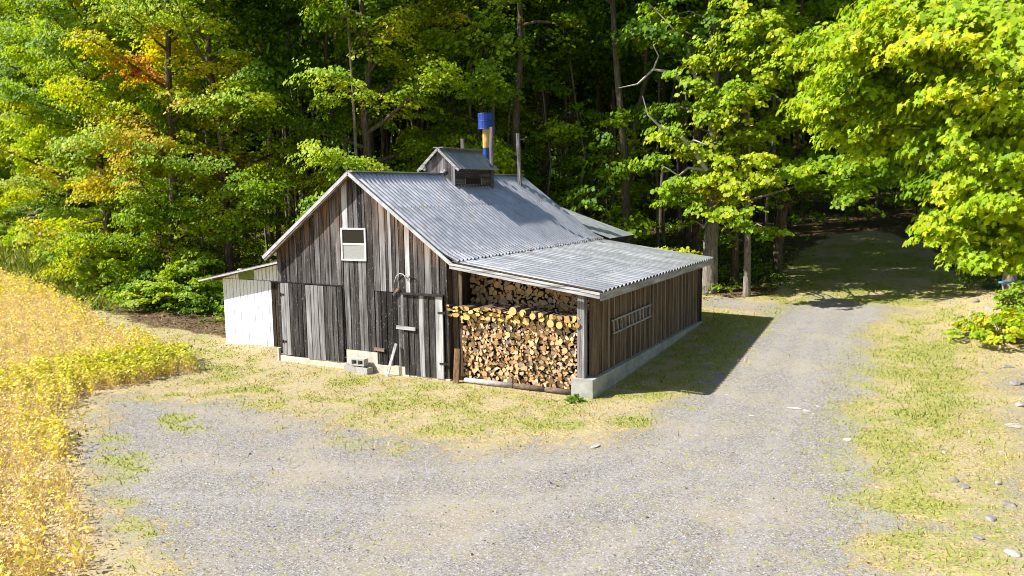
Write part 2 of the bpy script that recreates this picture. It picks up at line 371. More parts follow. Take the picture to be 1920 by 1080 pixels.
dry = q.mix(q.math('MULTIPLY', q.sm(big, .48, .62), .35), dry, (.46, .37, .25)); dry = q.mix(q.math('MULTIPLY', q.sm(q.noise(v, 2.3, 5, .7), .42, .66), .34), dry, gbase)
grn = q.mix(q.sm(fine, .35, .62), (.10, .12, .02), (.38, .40, .07)); grn = q.mix(q.math('MULTIPLY', q.sm(mid, .5, .7), .5), grn, (.35, .28, .09))
soil = q.mix(fine, (.28, .19, .11), (.66, .50, .30))
lit = q.mix(q.sm(cs2.outputs[1], .2, .9), (.045, .028, .017), (.19, .12, .07)); lit = q.mix(q.sm(mid, .52, .7), lit, (.05, .045, .022))
def soft(m, k=.55): return q.sm(q.math('ADD', m, q.math('MULTIPLY', q.math('SUBTRACT', q.math('ADD', q.math('MULTIPLY', fine, .5), q.math('MULTIPLY', mid, .5)), .5), k*2.4)), .38, .62)
trk = q.n('ShaderNodeAttribute'); trk.attribute_name = "tracks"; tm = q.math('MULTIPLY', trk.outputs['Fac'], q.sm(mid, .25, .6))
gr = q.mix(q.math('MULTIPLY', tm, .32), gr, q.mix(fine, (.30, .283, .268), (.44, .415, .39)))
c = q.mix(soft(zo[0], 2.0), dry, gr); c = q.mix(soft(zo[3], .35), c, lit); c = q.mix(q.math('MULTIPLY', soft(zo[1], 2.4), .8), c, grn); c = q.mix(zo[2], c, soil)
gmat = q.done(q.bsdf(c, .92, 0, .15, q.math('ADD', fine, q.math('MULTIPLY', cs.outputs[2], .6)), .32, .02))
me.materials.append(gmat); tag(link("ground", me), kind="structure")

# ------------------------------------------------------------------ grass, pebbles, crop, litter: what nobody could count
rng = np.random.default_rng(3)
def frame_pts(n, x0, x1, y0, y1):
    """n random ground points, thinner with distance, inside the region seen"""
    x = rng.uniform(x0, x1, n); y = rng.uniform(y0, y1, n); return x, y
def visible(x, y, z, m=80):
    d = np.stack([x, y, z], -1)-CC; zz = d@FW; px = 960+CF*(d@RT)/zz; py = 540-CF*(d@UP)/zz
    return (zz > 2) & (px > -m) & (px < 1920+m) & (py < 1080+m*2), zz
def blades(x, y, h, w, hue, rnd, lean=.6):
    n = len(x); z = T(x, y); a = rng.uniform(0, 6.283, n); b = rng.uniform(0, 6.283, n)
    dx, dy = np.cos(a)*w, np.sin(a)*w; lx, ly = np.cos(b)*h*lean*rng.uniform(.2, 1, n), np.sin(b)*h*lean*rng.uniform(.2, 1, n)
    V = np.stack([np.stack([x-dx, y-dy, z-.01], -1), np.stack([x+dx, y+dy, z-.01], -1), np.stack([x+lx, y+ly, z+h*rng.uniform(.5, 1, n)], -1)], 1)
    C = np.repeat(np.stack([hue, rnd, hue*0], -1)[:, None], 3, 1)
    return V.reshape(-1, 3), C.reshape(-1, 3)
x, y = frame_pts(1500000, -45, 26, -15, 40); vis, zz = visible(x, y, T(x, y))
keep = vis & (rng.random(len(x)) < np.clip(18/zz, .15, 1)**1.3); x, y, zz = x[keep], y[keep], zz[keep]
a, b, c_, d_ = masks(x, y); pr = np.clip(b*1.0+.42*(1-a)*(1-d_)*ss(fnoise(x*1.3, y*1.3, 72), .3, .6)+.03, 0, 1)*(1-c_)
inb = (x > -.2) & (x < 9.4) & (y > -.1) & (y < 9.2); k = (rng.random(len(x)) < pr*.8) & ~inb; x, y, zz, b = x[k], y[k], zz[k], b[k]
hue = np.clip(.74-.40*b-.10*ss(sdist(P_VERGE, x, y), -.5, .8)+rng.normal(0, .20, len(x))+.5*(fnoise(x*.7, y*.7, 40)-.5), 0, 1)
sw = ss(sdist(P_SWARD, x, y), -1., .5)
h = (.022+.035*rng.random(len(x))+.09*(rng.random(len(x)) < .07)*ss(fnoise(x*1.1, y*1.1, 47), .45, .6))*(1+6*sw); V, C = blades(x, y, h, (.008+.00045*zz)*(1+sw), hue, rng.random(len(x)), .8)
tag(npmesh("grass", V, 3, MGRASS, C), "short patchy green and straw grass around the yard", kind="stuff")
# loose stones of the gravel
x, y = frame_pts(420000, -12, 24, -15, 26); vis, zz = visible(x, y, T(x, y)); keep = vis & (rng.random(len(x)) < np.clip(14/zz, .1, 1)**1.5); x, y, zz = x[keep], y[keep], zz[keep]
a, b, c_, d_ = masks(x, y); k = rng.random(len(x)) < np.clip(a*.75+.12*(1-d_), 0, 1)*(1-c_)*.5; k &= ~((x > -.2) & (x < 9.4) & (y > -.1) & (y < 9.2)); x, y = x[k], y[k]; n = len(x)
s = .005+.017*rng.random(n)**3.5; z = T(x, y)
oct_ = np.array([(1, 0, 0), (0, 1, 0), (-1, 0, 0), (0, -1, 0), (0, 0, 1)], float); fc = np.array([(0, 1, 4), (1, 2, 4), (2, 3, 4), (3, 0, 4)])
an = rng.uniform(0, 6.28, n); pt = oct_[None]*(s[:, None, None]*rng.uniform(.6, 1.4, (n, 5, 1))); pt[..., 2] *= .7
ca, sa = np.cos(an)[:, None], np.sin(an)[:, None]
pv = np.stack([pt[..., 0]*ca-pt[..., 1]*sa+x[:, None], pt[..., 0]*sa+pt[..., 1]*ca+y[:, None], pt[..., 2]+z[:, None]-.001], -1)
V = pv[:, fc].reshape(-1, 3); C = np.repeat(np.stack([rng.random(n), rng.random(n), rng.random(n)], -1)[:, None], 12, 1).reshape(-1, 3)
q = NT("gravel_stone"); a_ = q.attr(); cc = q.ramp(a_[0], [(0, (.09, .083, .078)), (.35, (.185, .170, .157)), (.8, (.29, .268, .249)), (.96, (.50, .46, .42)), (1, (.68, .62, .54))]); cc = q.mix(q.sm(a_[1], .86, .9), cc, (.36, .27, .20))
MPEB = q.done(q.bsdf(cc, .9, 0, .2))
tag(npmesh("gravel", V, 3, MPEB, C), "loose grey gravel stones over the yard and driveway", kind="stuff")
# ripe soybean crop in rows
r0, r1 = gnd(205, 1060)[:2], gnd(132, 800)[:2]; rd = (r1-r0)/np.linalg.norm(r1-r0); rn = np.array([-rd[1], rd[0]])
def soy():
    Vs, Cs = [], []
    n = 300000; x = rng.uniform(-60, 10, n); y = rng.uniform(-18, 34, n)
    u = x*rn[0]+y*rn[1]; u0 = np.round(u/.48)*.48; sh = u0-u+rng.normal(0, .085, n); far = rng.random(n)
    x2, y2 = x+rn[0]*sh, y+rn[1]*sh; vis, zz = visible(x2, y2, T(x2, y2), 160)
    k = vis & (sdist(P_FIELD, x2, y2)+.9*(fnoise(x2*.7, y2*.7, 33)-.5) > .05+.5*(rng.random(n)-.3)) & (far < np.clip(17/zz, .22, 1)**1.25); x, y, zz = x2[k], y2[k], zz[k]; n = len(x)
    edge = sdist(P_FIELD, x, y); yel = fnoise(x*.22, y*.22, 61, 3); tip = gnd(310, 690)[:2]
    gre = np.exp(-((x-tip[0])**2+(y-tip[1])**2)/5.)
    leafy = np.clip(ss(yel, .55, .72)*.4+.45*np.exp(-np.maximum(edge, 0)/.7)*ss(fnoise(x*.8, y*.8, 66), .3, .6)+gre, 0.05, 1)
    big = 1+zz*.017
    for j in range(6):                                   # stems and pods
        hh = rng.uniform(.18, .42, n)*(.85+.5*gre); hue = np.clip(rng.normal(.82, .12, n), .55, 1); xx = x+rng.normal(0, .06, n); yy = y+rng.normal(0, .06, n)
        V, C = blades(xx, yy, hh, .007*big, hue, rng.random(n), .55); Vs.append(V); Cs.append(C)
    def leafset(p, size, hue):
        m = len(p); nn = rng.normal(0, .55, (m, 3)); nn[:, 2] += .9; nn /= np.linalg.norm(nn, axis=1)[:, None]
        t = np.cross(nn, rng.normal(0, 1, (m, 3))); t /= np.linalg.norm(t, axis=1)[:, None]; b = np.cross(nn, t); s = size[:, None]
        q1 = p-t*s; q2 = p+b*s*.62; q3 = p+t*s; return (q1, q2, q3, p-b*s*.62), hue
    for j in range(14):
        k = rng.random(n) < leafy*.85; m = k.sum()
        p = np.stack([x[k]+rng.normal(0, .10, m), y[k]+rng.normal(0, .10, m), T(x[k], y[k])+rng.uniform(.08, .44, m)*(.85+.3*gre[k])], -1)
        hue = np.clip(.50+rng.normal(0, .08, m)-.32*gre[k]*rng.random(m)-.12*(rng.random(m) < .15), 0, .75)
        (a, b, c, d), hue = leafset(p, rng.uniform(.022, .048, m)*big[k], hue)
        col = np.stack([hue, rng.random(m), hue*0], -1)
        Vs.append(np.stack([a, b, d], 1).reshape(-1, 3)); Cs.append(np.repeat(col[:, None], 3, 1).reshape(-1, 3))
        Vs.append(np.stack([b, c, d], 1).reshape(-1, 3)); Cs.append(np.repeat(col[:, None], 3, 1).reshape(-1, 3))
    for j in range(9):                                   # curled brown pods and dropped leaves
        p = np.stack([x+rng.normal(0, .11, n), y+rng.normal(0, .11, n), T(x, y)+rng.uniform(.02, .40, n)**1.15], -1)
        (a, b, c, d), hue = leafset(p, rng.uniform(.018, .04, n)*big, np.clip(rng.normal(.86, .1, n), .6, 1))
        col = np.stack([hue, rng.random(n), hue*0], -1)
        Vs.append(np.stack([a, b, d], 1).reshape(-1, 3)); Cs.append(np.repeat(col[:, None], 3, 1).reshape(-1, 3))
    return npmesh("soybean_crop", np.vstack(Vs), 3, MSOY, np.vstack(Cs))
tag(soy(), "ripe yellow and brown soybean crop growing in rows", kind="stuff")

# ------------------------------------------------------------------ trees
LIGHT = np.array([-.58, -.45, .69])   # leaves turn towards the open, sunny side
def unit(v): return v/np.linalg.norm(v)
LT = {'kite': np.array([(-.5, 0, 0), (0, .42, .06), (.5, 0, -.05), (0, -.42, .06)]),
      'star': np.array([(-.45, 0, 0), (-.30, .40, 0), (0, .26, .06), (.08, .5, -.04), (.55, 0, -.07), (.08, -.5, -.04), (0, -.26, .06), (-.30, -.40, 0)]),
      'maple': np.array([(-.40, 0, .02), (-.44, .16, .0), (-.30, .46, -.04), (-.08, .24, .05), (.10, .60, -.08), (.19, .20, .05), (.38, .20, .02), (.66, .0, -.12), (.38, -.20, .02), (.19, -.20, .05), (.10, -.60, -.08), (-.08, -.24, .05), (-.30, -.46, -.04), (-.44, -.16, .0)])}
def crown_mesh(S, seed, per=110, leaf=.14, shape='kite', name="crown", up=.5, face=.55):
    """S rows: x y z r hue ox oy ; leaves hang in layered sprays"""
    g = np.random.default_rng(seed); S = np.asarray(S, float); n = len(S); m = 7
    cnt = np.maximum(8, (per*np.clip(S[:, 3], .3, 2)**1.7*g.uniform(.6, 1.3, n))).astype(int); idx = np.repeat(np.arange(n), cnt); N = len(idx)
    ca = g.uniform(0, 6.283, (n, m)); cr = np.sqrt(g.random((n, m)))*.8; cz = g.normal(0, .17, (n, m))
    j = g.integers(0, m, N); r = S[idx, 3]
    lr = g.random(N)**.6*.42; la = g.uniform(0, 6.283, N)
    ux = cr[idx, j]*np.cos(ca[idx, j])+lr*np.cos(la); uy = cr[idx, j]*np.sin(ca[idx, j])+lr*np.sin(la)
    rr = np.hypot(ux, uy); dz = cz[idx, j]-.30*rr**2-.25*lr**2+g.normal(0, .06, N)
    P = S[idx, :3]+np.stack([ux*r, uy*r, dz*r], -1)
    nn = np.stack([ux*.8+g.normal(0, .5, N)+S[idx, 5]*.75, uy*.8+g.normal(0, .5, N)+S[idx, 6]*.75, up+g.normal(0, .3, N)], -1)+LIGHT*face; nn /= np.linalg.norm(nn, axis=1)[:, None]
    t = np.stack([ux+g.normal(0, .6, N), uy+g.normal(0, .6, N), -.25+g.normal(0, .3, N)], -1); t -= nn*(t*nn).sum(1)[:, None]; t /= np.linalg.norm(t, axis=1)[:, None]; b = np.cross(nn, t)
    s = (leaf*g.uniform(.65, 1.25, N))[:, None, None]; L = LT[shape]
    V = P[:, None]+s*(L[None, :, 0:1]*t[:, None]+L[None, :, 1:2]*b[:, None]+L[None, :, 2:3]*nn[:, None])
    hue = np.clip(S[idx, 4]+g.normal(0, .05, N)+.10*(lr/.42-.5), 0, 1)
    C = np.repeat(np.stack([hue, g.random(N), hue*0], -1)[:, None], len(L), 1)
    return npmesh(None, V.reshape(-1, 3), len(L), MLEAF, C.reshape(-1, 3)), N
def limb_pts(a, d, ln, g, up=.25, n=5):
    p = [np.array(a, float)]; d = unit(np.array(d, float))
    for i in range(n):
        d = unit(d+g.normal(0, .12, 3)+np.array([0, 0, up/n*(1-1.6*i/n)])); p.append(p[-1]+d*ln/n)
    return p
def grow(seed, H, base, Rc, tr, hue, huevar=.06, nl=16, lean=(0, 0), rs=.95, prof='edge', dens=1.0, dead=0, cb=1.0):
    """skeleton of a maple: trunk and limbs as tubes, and the list of leaf sprays at its twig ends"""
    g = np.random.default_rng(seed); tb = MB(); S = []
    k = 9; tp = []; off = np.zeros(2)
    for i in range(k+1):
        t = i/k; off = off+g.normal(0, .012*H, 2)*(.3+t); tp.append(np.array([off[0]+lean[0]*t*H, off[1]+lean[1]*t*H, t*H]))
    rad = [tr*(1.35 if i == 0 else 1)*(1-.86*(i/k)**1.1) for i in range(k+1)]
    tp.insert(1, tp[0]*.9+tp[1]*.1); rad.insert(1, tr*1.05); rad[0] = tr*1.5; tp[0] = tp[0]-np.array([0, 0, .3])
    tb.tube(tp, rad, 9)
    TP = np.array(tp)
    def on(z): i = np.clip(np.searchsorted(TP[:, 2], z)-1, 0, len(TP)-2); f = (z-TP[i, 2])/(TP[i+1, 2]-TP[i, 2]); return TP[i]*(1-f)+TP[i+1]*f, rad[i]*(1-f)+rad[i+1]*f
    az = g.uniform(0, 6.28)
    for i in range(nl):
        t = (i+g.random()*.8)/nl; z = base+(H*.97-base)*t; az += 2.4+g.normal(0, .35)
        p, r0 = on(z)
        shape = {'edge': (1.0-.62*t**1.7)*(.62+.38*min(1, t*4)), 'high': .55+.6*math.sin(math.pi*min(1, t*.8+.15))*(1-.4*t), 'sap': 1-.5*t}[prof]
        ln = Rc*shape*g.uniform(.75, 1.12); el = .1+.75*t+g.normal(0, .1)
        d = np.array([math.cos(az)*math.cos(el), math.sin(az)*math.cos(el), math.sin(el)])
        q = limb_pts(p, d, ln, g, .15-.35*(1-t)); rl = min(r0*.62, .018*ln+.012)
        tb.tube(q, [rl*(1-.8*j/5) for j in range(6)], 5, cap=False)
        hb = hue+g.normal(0, huevar)
        ns = max(2, int(ln/.62*dens))
        for s in range(ns):
            f = .28+.76*(s+g.random()*.6)/ns; j = min(4, int(f*5)); ff = min(f*5-j, 1.2); c = q[j]*(1-ff)+q[j+1]*ff
            side = (1 if s % 2 else -1)*g.uniform(.35, 1.0)*(.34*ln)*(1.05-f*.75); dv = unit(q[j+1]-q[j]); sd = unit(np.cross(dv, [0, 0, 1.]))
            e = c+sd*side+np.array([0, 0, g.normal(.05, .18)])
            if g.random() < .5: tb.tube([c, (c+e)/2+np.array([0, 0, .06]), e], [.014, .011, .005], 4, cap=False)
            o = unit(np.array([e[0], e[1], .001]))
            S.append((*e, rs*g.uniform(.6, 1.15), hb+g.normal(0, huevar*.7), o[0], o[1]))
        if g.random() < .9: o = unit(np.array([q[-1][0], q[-1][1], .001])); S.append((*q[-1], rs*g.uniform(.7, 1.1), hb+.04, o[0], o[1]))
    return tb, S, on, g
LEAVES = [0]
def finish(name, tb, S, seed, loc, label, cat="tree", group=None, per=105, leaf=.14, shape='kite', bark=None, rz=0, sc=1):
    root = empty(name, loc); root.rotation_euler.z = rz; root.scale = (sc,)*3
    tb.build("trunk", bark or MBARK, root, True)
    me, N = crown_mesh(S, seed, per, leaf, shape); me.name = "crown"; link("crown", me, root); LEAVES[0] += N
    tag(root, label, cat, group); return root
def dup(root, loc, rz, sc, label=None, group=None):
    r = root.copy(); COL.objects.link(r); r.location = loc; r.rotation_euler = (0, 0, rz); r.scale = (sc[0], sc[0], sc[1])
    for ch in root.children:
        c = ch.copy(); COL.objects.link(c); c.parent = r
    if label: r["label"] = label
    if group: r["group"] = group
    return r
def gz(x, y): return (x, y, float(T(x, y))-.05)

# --- the wood's front rank, one tree after another from the field to the driveway
def edge(px, py, seed, H, base, Rc, tr, hue, label, **kw):
    p = gnd(px, py) if px is not None else kw.pop('p')
    per = kw.pop('per', 185); leaf = kw.pop('leaf', .135); kw.setdefault('nl', 29); kw.setdefault('dens', 1.9); shape = kw.pop('shape', 'kite'); hueS = kw.pop('huef', None); bark = kw.pop('bark', None); extra = kw.pop('extra', [])
    tb, S, on, g = grow(seed, H, base, Rc, tr, hue, **kw)
    for (ex, ey, dep, r, h) in extra:                    # long outer boughs set by view point and depth, some added to shade the driveway
        e = at(ex, ey, dep)-np.array(gz(p[0], p[1])); z0 = max(base*.6, min(H*.85, e[2]+.1-.18*np.hypot(e[0], e[1]))); c, r0 = on(z0)
        mid_ = (c+e)/2+np.array([0, 0, .25]); tb.tube([c, mid_, e], [min(.05, r0*.5), .03, .008], 5, cap=False)
        o = unit(np.array([e[0]-c[0], e[1]-c[1], .001])); S.append((*e, r, h, o[0], o[1]))
        for _ in range(3):
            f = e+g.normal(0, r*.55, 3)*np.array([1, 1, .35]); S.append((*f, r*.7, h+g.normal(0, .04), o[0], o[1]))
    if hueS: S = [(*s[:4], hueS(np.array(s[:3])+np.array(p), s[4], g), *s[5:]) for s in S]
    return finish("maple_tree", tb, S, seed, gz(p[0], p[1]), label, per=per, leaf=leaf, shape=shape, bark=bark)
def autumn(P, h, g):
    a, b, d = project(P); 
    for cx, cy, rr, hv in ((255, 125, 22, .93), (395, 300, 32, .9), (300, 40, 36, .78), (215, 300, 42, .72), (330, 130, 70, .64), (250, 250, 55, .67), (160, 350, 45, .65), (420, 200, 55, .63)):
        if (a-cx)**2+(b-cy)**2 < rr*rr: return hv+g.normal(0, .04)
    return h+g.normal(0, .03)
edge(-40, 418, 101, 20, .5, 6.0, .22, .46, "yellow-green maple at the far left end of the wood, behind the crop", rs=1.15)
edge(75, 440, 102, 20, .5, 6.0, .24, .455, "bushy lime green maple behind the field's grassy end, left of the orange-tinged one", rs=1.1)
edge(215, 530, 103, 16, .4, 5.0, .22, .51, "orange and yellow tinged maple at the wood's edge above the crop", huef=autumn, nl=31, dens=2.0)
edge(335, 556, 104, 17, .4, 4.9, .22, .51, "tall maple with red-tipped low boughs between the orange-tinged one and the white lean-to", huef=autumn, nl=31, dens=2.0)
edge(130, 470, 105, 18, .6, 5.2, .2, .45, "green maple showing between the lime one and the orange-tinged one")
edge(430, 556, 106, 17, .6, 4.6, .2, .40, "dark green maple right behind the white lean-to", nl=31, dens=2.0)
edge(265, 520, 121, 19, 3.0, 5.5, .2, .42, "tall green maple rising behind the orange-tinged one and the red-tipped one")
edge(30, 405, 122, 21, 3.0, 6.0, .2, .46, "tall yellow-green maple behind the two maples at the far left")
edge(None, None, 107, 17, 1.6, 4.8, .22, .46, "maple with yellow-green upper boughs behind the barn's left eave", p=np.array([-4.2, 9.3, 0]))
edge(None, None, 108, 17, 1.8, 4.6, .18, .47, "maple with bright yellow sprays left of the roof cupola", p=np.array([-2.2, 14.0, 0]), huef=lambda P, h, g: .6+g.normal(0, .04) if project(P)[1] > 90 and project(P)[0] < 800 else h)
edge(None, None, 109, 16, 3.5, 4.6, .18, .38, "green maple spreading over the blue chimney drum", p=np.array([-.6, 17.5, 0]))
edge(1332, 548, 111, 15, 3.4, 4.0, .30, .44, "thick-trunked maple with dead limbs just behind the woodshed's back corner", bark=MBARKP, nl=16, dens=1.3, leaf=.15, per=190, shape='star',
     extra=[(1300, 160, 29, .95, .5), (1370, 190, 29, 1.0, .52), (1200, 60, 30, .9, .45), (1330, 210, 28.5, .8, .5), (1290, 340, 29, .8, .46), (1260, 370, 30, .6, .42), (1230, 300, 30, .8, .38), (1250, 240, 30, .6, .4), (1400, 110, 29, 1.0, .52), (1330, 100, 29.5, 1., .5), (1250, 30, 30, .9, .45), (1390, 395, 27, .7, .52), (1310, 390, 29, .6, .46)])
edge(1402, 556, 112, 9.5, 4.0, 2.2, .14, .50, "slender pale maple between the thick-trunked one and the leaning one", bark=MBARKP, lean=(.02, .0), nl=10, dens=1.4, leaf=.15, per=190, shape='star',
     extra=[(1385, 345, 26.5, .75, .54), (1440, 330, 27, .75, .52), (1350, 330, 27, .6, .52), (1400, 420, 27, .55, .4), (1440, 430, 27.5, .5, .36), (1480, 320, 27.5, .7, .46), (1370, 300, 27, .55, .54), (1530, 330, 28, .7, .44), (1580, 350, 28.5, .7, .42), (1420, 300, 27, .6, .54)])
edge(1452, 522, 113, 15, 5.2, 3.8, .2, .40, "leaning maple at the left side of the driveway's shaded mouth", bark=MBARK, lean=(.05, -.02), nl=15, dens=1.4, leaf=.15, shape='star',
     extra=[(1520, 300, 30, 1., .36), (1560, 340, 30, .9, .34), (1480, 100, 30, 1.1, .52), (1450, 40, 30, 1.1, .5), (1510, 180, 30, .9, .45), (1620, 330, 31, .9, .36), (1560, 310, 26.5, .8, .42), (1590, 220, 26.5, 1., .45), (1540, 130, 26.5, 1.2, .5), (1470, 90, 26.5, 1.2, .52), (1600, 360, 27, .9, .40), (1640, 300, 27.5, 1.1, .4), (1560, 60, 27, 1.2, .48), (1420, 40, 27, 1.1, .5), (1640, 240, 26, .9, .42), (1600, 300, 25.5, .7, .42), (1690, 200, 26, .8, .42), (1580, 150, 25.5, .9, .48), (1700, 120, 26, .9, .46)])  # many of the nearer boughs added to cast shade on the driveway
edge(1888, 560, 115, 12, 2.6, 4.0, .2, .42, "grey-trunked maple with a blue band on the stony bank", bark=MBARKP, nl=22, leaf=.15, shape='star', lean=(.02, .02))
edge(1800, 500, 116, 14, 4.0, 4.5, .2, .32, "dark green maple behind the bank at the right side of the shaded driveway")
# the near maple whose boughs hang in from the right
EX = []
for (ex, ey, dep, r, h) in [(1580, 175, 13, .8, .56), (1640, 120, 12.5, .9, .56), (1560, 230, 13.5, .6, .54), (1650, 240, 13, .8, .55), (1720, 60, 12, .95, .56), (1640, 30, 13, .8, .5), (1800, 40, 11, .9, .57), (1880, 80, 10.5, .9, .58), (1740, 180, 12.5, .8, .44), (1820, 170, 11.5, .8, .55), (1900, 200, 11, .8, .56),
                            (1760, 290, 13, .7, .42), (1780, 260, 12.5, .8, .40), (1860, 290, 12, .8, .44), (1795, 400, 12.5, .65, .55), (1830, 380, 12, .75, .56), (1900, 360, 11.5, .8, .57), (1800, 430, 12.8, .55, .55), (1840, 460, 12.5, .55, .5), (1870, 450, 12, .7, .54), (1915, 470, 12, .55, .5), (1850, 478, 12.8, .45, .46), (1920, 280, 11, .8, .5), (1760, 110, 13, .8, .38), (1680, 170, 13.5, .8, .40), (1850, 230, 13, .8, .36),
                            (1530, 190, 14, .5, .53), (1700, 20, 13, .8, .4), (1850, 10, 12, 1., .5), (1600, 90, 13.6, .7, .5)]:
    EX.append((ex, ey, dep+.8, r, .475+(h-.5)*.4)); EX.append((ex+34*math.sin(ex), ey+26*math.cos(ey*1.7), dep+1.6, r*.8, .44+(h-.5)*.4))
pB = CC+13.2*unit(np.array([FW[0], FW[1], 0]))+11.6*_r
edge(None, None, 120, 13.5, 4.0, 4.6, .22, .45, "near maple hanging big lime leaves in from the right edge", p=pB, leaf=.108, shape='maple', per=440, extra=EX, nl=20, dens=1.3, huevar=.02, bark=MBARKP)

# dead branches of the thick-trunked maple: parts of a thing of their own kind
# --- the wood behind: trunks with high crowns, saplings
protos = []
for i in range(5):
    H = 17+i*1.2; tb, S, on, g = grow(300+i, H, 7.6+i*.6, 4.0, .13+.02*i, .18+.03*i, nl=15, rs=1.2, prof='high', dens=.95)
    protos.append((tb, S))
rf = np.random.default_rng(12); spots = []
FWh = unit(np.array([FW[0], FW[1]])); RTh = _r[:2]
taken = [np.array(o.location[:2]) for o in COL.objects if o.name.startswith("maple_tree")]
tries = 0
while len(spots) < 150 and tries < 20000:
    tries += 1
    dep = rf.uniform(28, 84); lat = rf.uniform(-.70, .72)*dep; p = CC[:2]+FWh*dep+RTh*lat
    if sdist(P_FOREST, p[0:1], p[1:2])[0] < (6.5 if p[0] < -1 else 1.6): continue
    if -1 < p[0] < 10 and p[1] < 13.5: continue
    pxx, pyy, _ = project((p[0], p[1], T(p[0], p[1])))
    if 1490 < pxx < 1720 and dep < 52: continue
    mind = 2.0+dep*.012
    if any(np.hypot(*(p-s)) < mind for s in spots) or any(np.hypot(*(p-s)) < 1.8 for s in taken): continue
    spots.append(p)
spots.sort(key=lambda s: np.hypot(*(s-CC[:2])))
first = {}
for i, p in enumerate(spots):
    k = int(rf.integers(0, 5)); sc = (rf.uniform(.75, 1.2), rf.uniform(.9, 1.15)); lab = "slim dark-trunked maple standing in the shade inside the wood"; grp = "maples inside the shaded wood"
    if k not in first:
        r = finish("maple_tree", *protos[k], 300+k, gz(*p), lab, "tree", grp, per=95, leaf=.22); first[k] = r
    else: dup(first[k], gz(*p), rf.uniform(0, 6.28), sc)
thin = []
for i in range(3):
    tb, S, on, g = grow(340+i, 16.5+i, 10.5, 2.2, .062+.014*i, .22, nl=9, rs=1.0, prof='high', dens=.8); thin.append((tb, S))
tspots = []; tries = 0
while len(tspots) < 105 and tries < 20000:
    tries += 1
    dep = rf.uniform(31, 62); lat = rf.uniform(-.62, .60)*dep; p = CC[:2]+FWh*dep+RTh*lat
    if sdist(P_FOREST, p[0:1], p[1:2])[0] < 3 or (-1 < p[0] < 10 and p[1] < 14.5): continue
    pxx, pyy, _ = project((p[0], p[1], T(p[0], p[1])))
    if 1490 < pxx < 1720 and dep < 50: continue
    if pxx < 500 and rf.random() < .7: continue
    if any(np.hypot(*(p-s_)) < .9 for s_ in tspots+spots): continue
    tspots.append(p)
ft = {}
for i, p in enumerate(tspots):
    k = i % 3
    if k not in ft: ft[k] = finish("maple_tree", *thin[k], 340+k, gz(*p), "pole-thin bare-stemmed young maple between the bigger trunks in the wood", "tree", "pole-thin trunks inside the wood", per=60, leaf=.2, bark=MBARKP)
    else: dup(ft[k], gz(*p), rf.uniform(0, 6.28), (rf.uniform(.8, 1.3), rf.uniform(.9, 1.1)))
# saplings of the understorey
sp0 = []
for i in range(4):
    tb, S, on, g = grow(400+i, 3.2+i*.9, .6, 1.5, .035, .26+.05*i, nl=9, rs=.6, prof='sap'); sp0.append((tb, S))
pts = []; tries = 0
while len(pts) < 60 and tries < 9000:
    tries += 1
    dep = rf.uniform(28, 62); lat = rf.uniform(-.66, .66)*dep; p = CC[:2]+FWh*dep+RTh*lat
    if sdist(P_FOREST, p[0:1], p[1:2])[0] < .8 or (-1.5 < p[0] < 10.5 and p[1] < 12.5): continue
    pxx, pyy, _ = project((p[0], p[1], T(p[0], p[1])))
    if 1480 < pxx < 1730 and dep < 46: continue
    if any(np.hypot(*(p-s)) < 1.5 for s in pts): continue
    pts.append(p)
firsts = {}
for i, p in enumerate(pts):
    k = i % 4
    if k not in firsts: firsts[k] = finish("maple_sapling", *sp0[k], 400+k, gz(*p), "young leafy maple growing low between the trunks in the wood", "sapling", "young maples under the trees", per=150, leaf=.15)
    else: dup(firsts[k], gz(*p), rf.uniform(0, 6.28), (rf.uniform(.8, 1.3), rf.uniform(.8, 1.3)))
# the far part of the wood that reads as one mass, leaves coloured dark for canopy shade
S = []
for i in range(7500):
    dep = rf.uniform(77, 100); lat = rf.uniform(-.85, .85)*dep; p = CC[:2]+FWh*dep+RTh*lat; S.append((p[0], p[1], float(T(p[0], p[1]))+rf.uniform(0, 1)**1.3*32-.5, 2.6, .14+rf.random()*.16, -FWh[0], -FWh[1]))
me, N = crown_mesh(S, 77, 10, .8, up=.1); me.name = "distant_woods"; LEAVES[0] += N
tag(link("distant_woods", me), "dark green mass of the wood far behind the trunks", kind="stuff")
# ferns, seedlings and leaves on the wood's floor
n = 60000; x = rng.uniform(-50, 40, n); y = rng.uniform(3, 70, n); vis, zz = visible(x, y, T(x, y)); f = sdist(P_FOREST, x, y)
k = vis & (f > -.6) & (rng.random(n) < np.clip(30/zz, .2, 1)) & ~((x > -3.5) & (x < 10) & (y < 13)) & (fnoise(x*.35, y*.35, 91) > .50); x, y, zz = x[k], y[k], zz[k]
px_ = np.array([project((a, b, T(a, b)))[0] for a, b in zip(x, y)]); k = ~((px_ > 1470) & (px_ < 1730) & (zz < 50)) | (rng.random(len(x)) < .12)
x, y = x[k], y[k]; SS = np.stack([x, y, T(x, y)+rng.uniform(.05, .7, len(x))**1.5, rng.uniform(.16, .42, len(x)), rng.uniform(.16, .48, len(x)), x*0, y*0], -1)
me, N = crown_mesh(SS, 78, 60, .13); me.name = "undergrowth"; LEAVES[0] += N
tag(link("undergrowth", me), "low leafy undergrowth on the wood's floor", kind="stuff")
n = 90000; x = rng.uniform(-45, 30, n); y = rng.uniform(2, 50, n); vis, zz = visible(x, y, T(x, y)); f = sdist(P_FOREST, x, y)
k = vis & (f > -1.5) & ~((x > -3.5) & (x < 9.6) & (y < 9.5)) & (rng.random(n) < np.clip(28/zz, .2, 1)*np.clip((f+1.5)/2.5, .06, 1)); x, y = x[k], y[k]; m = len(x)
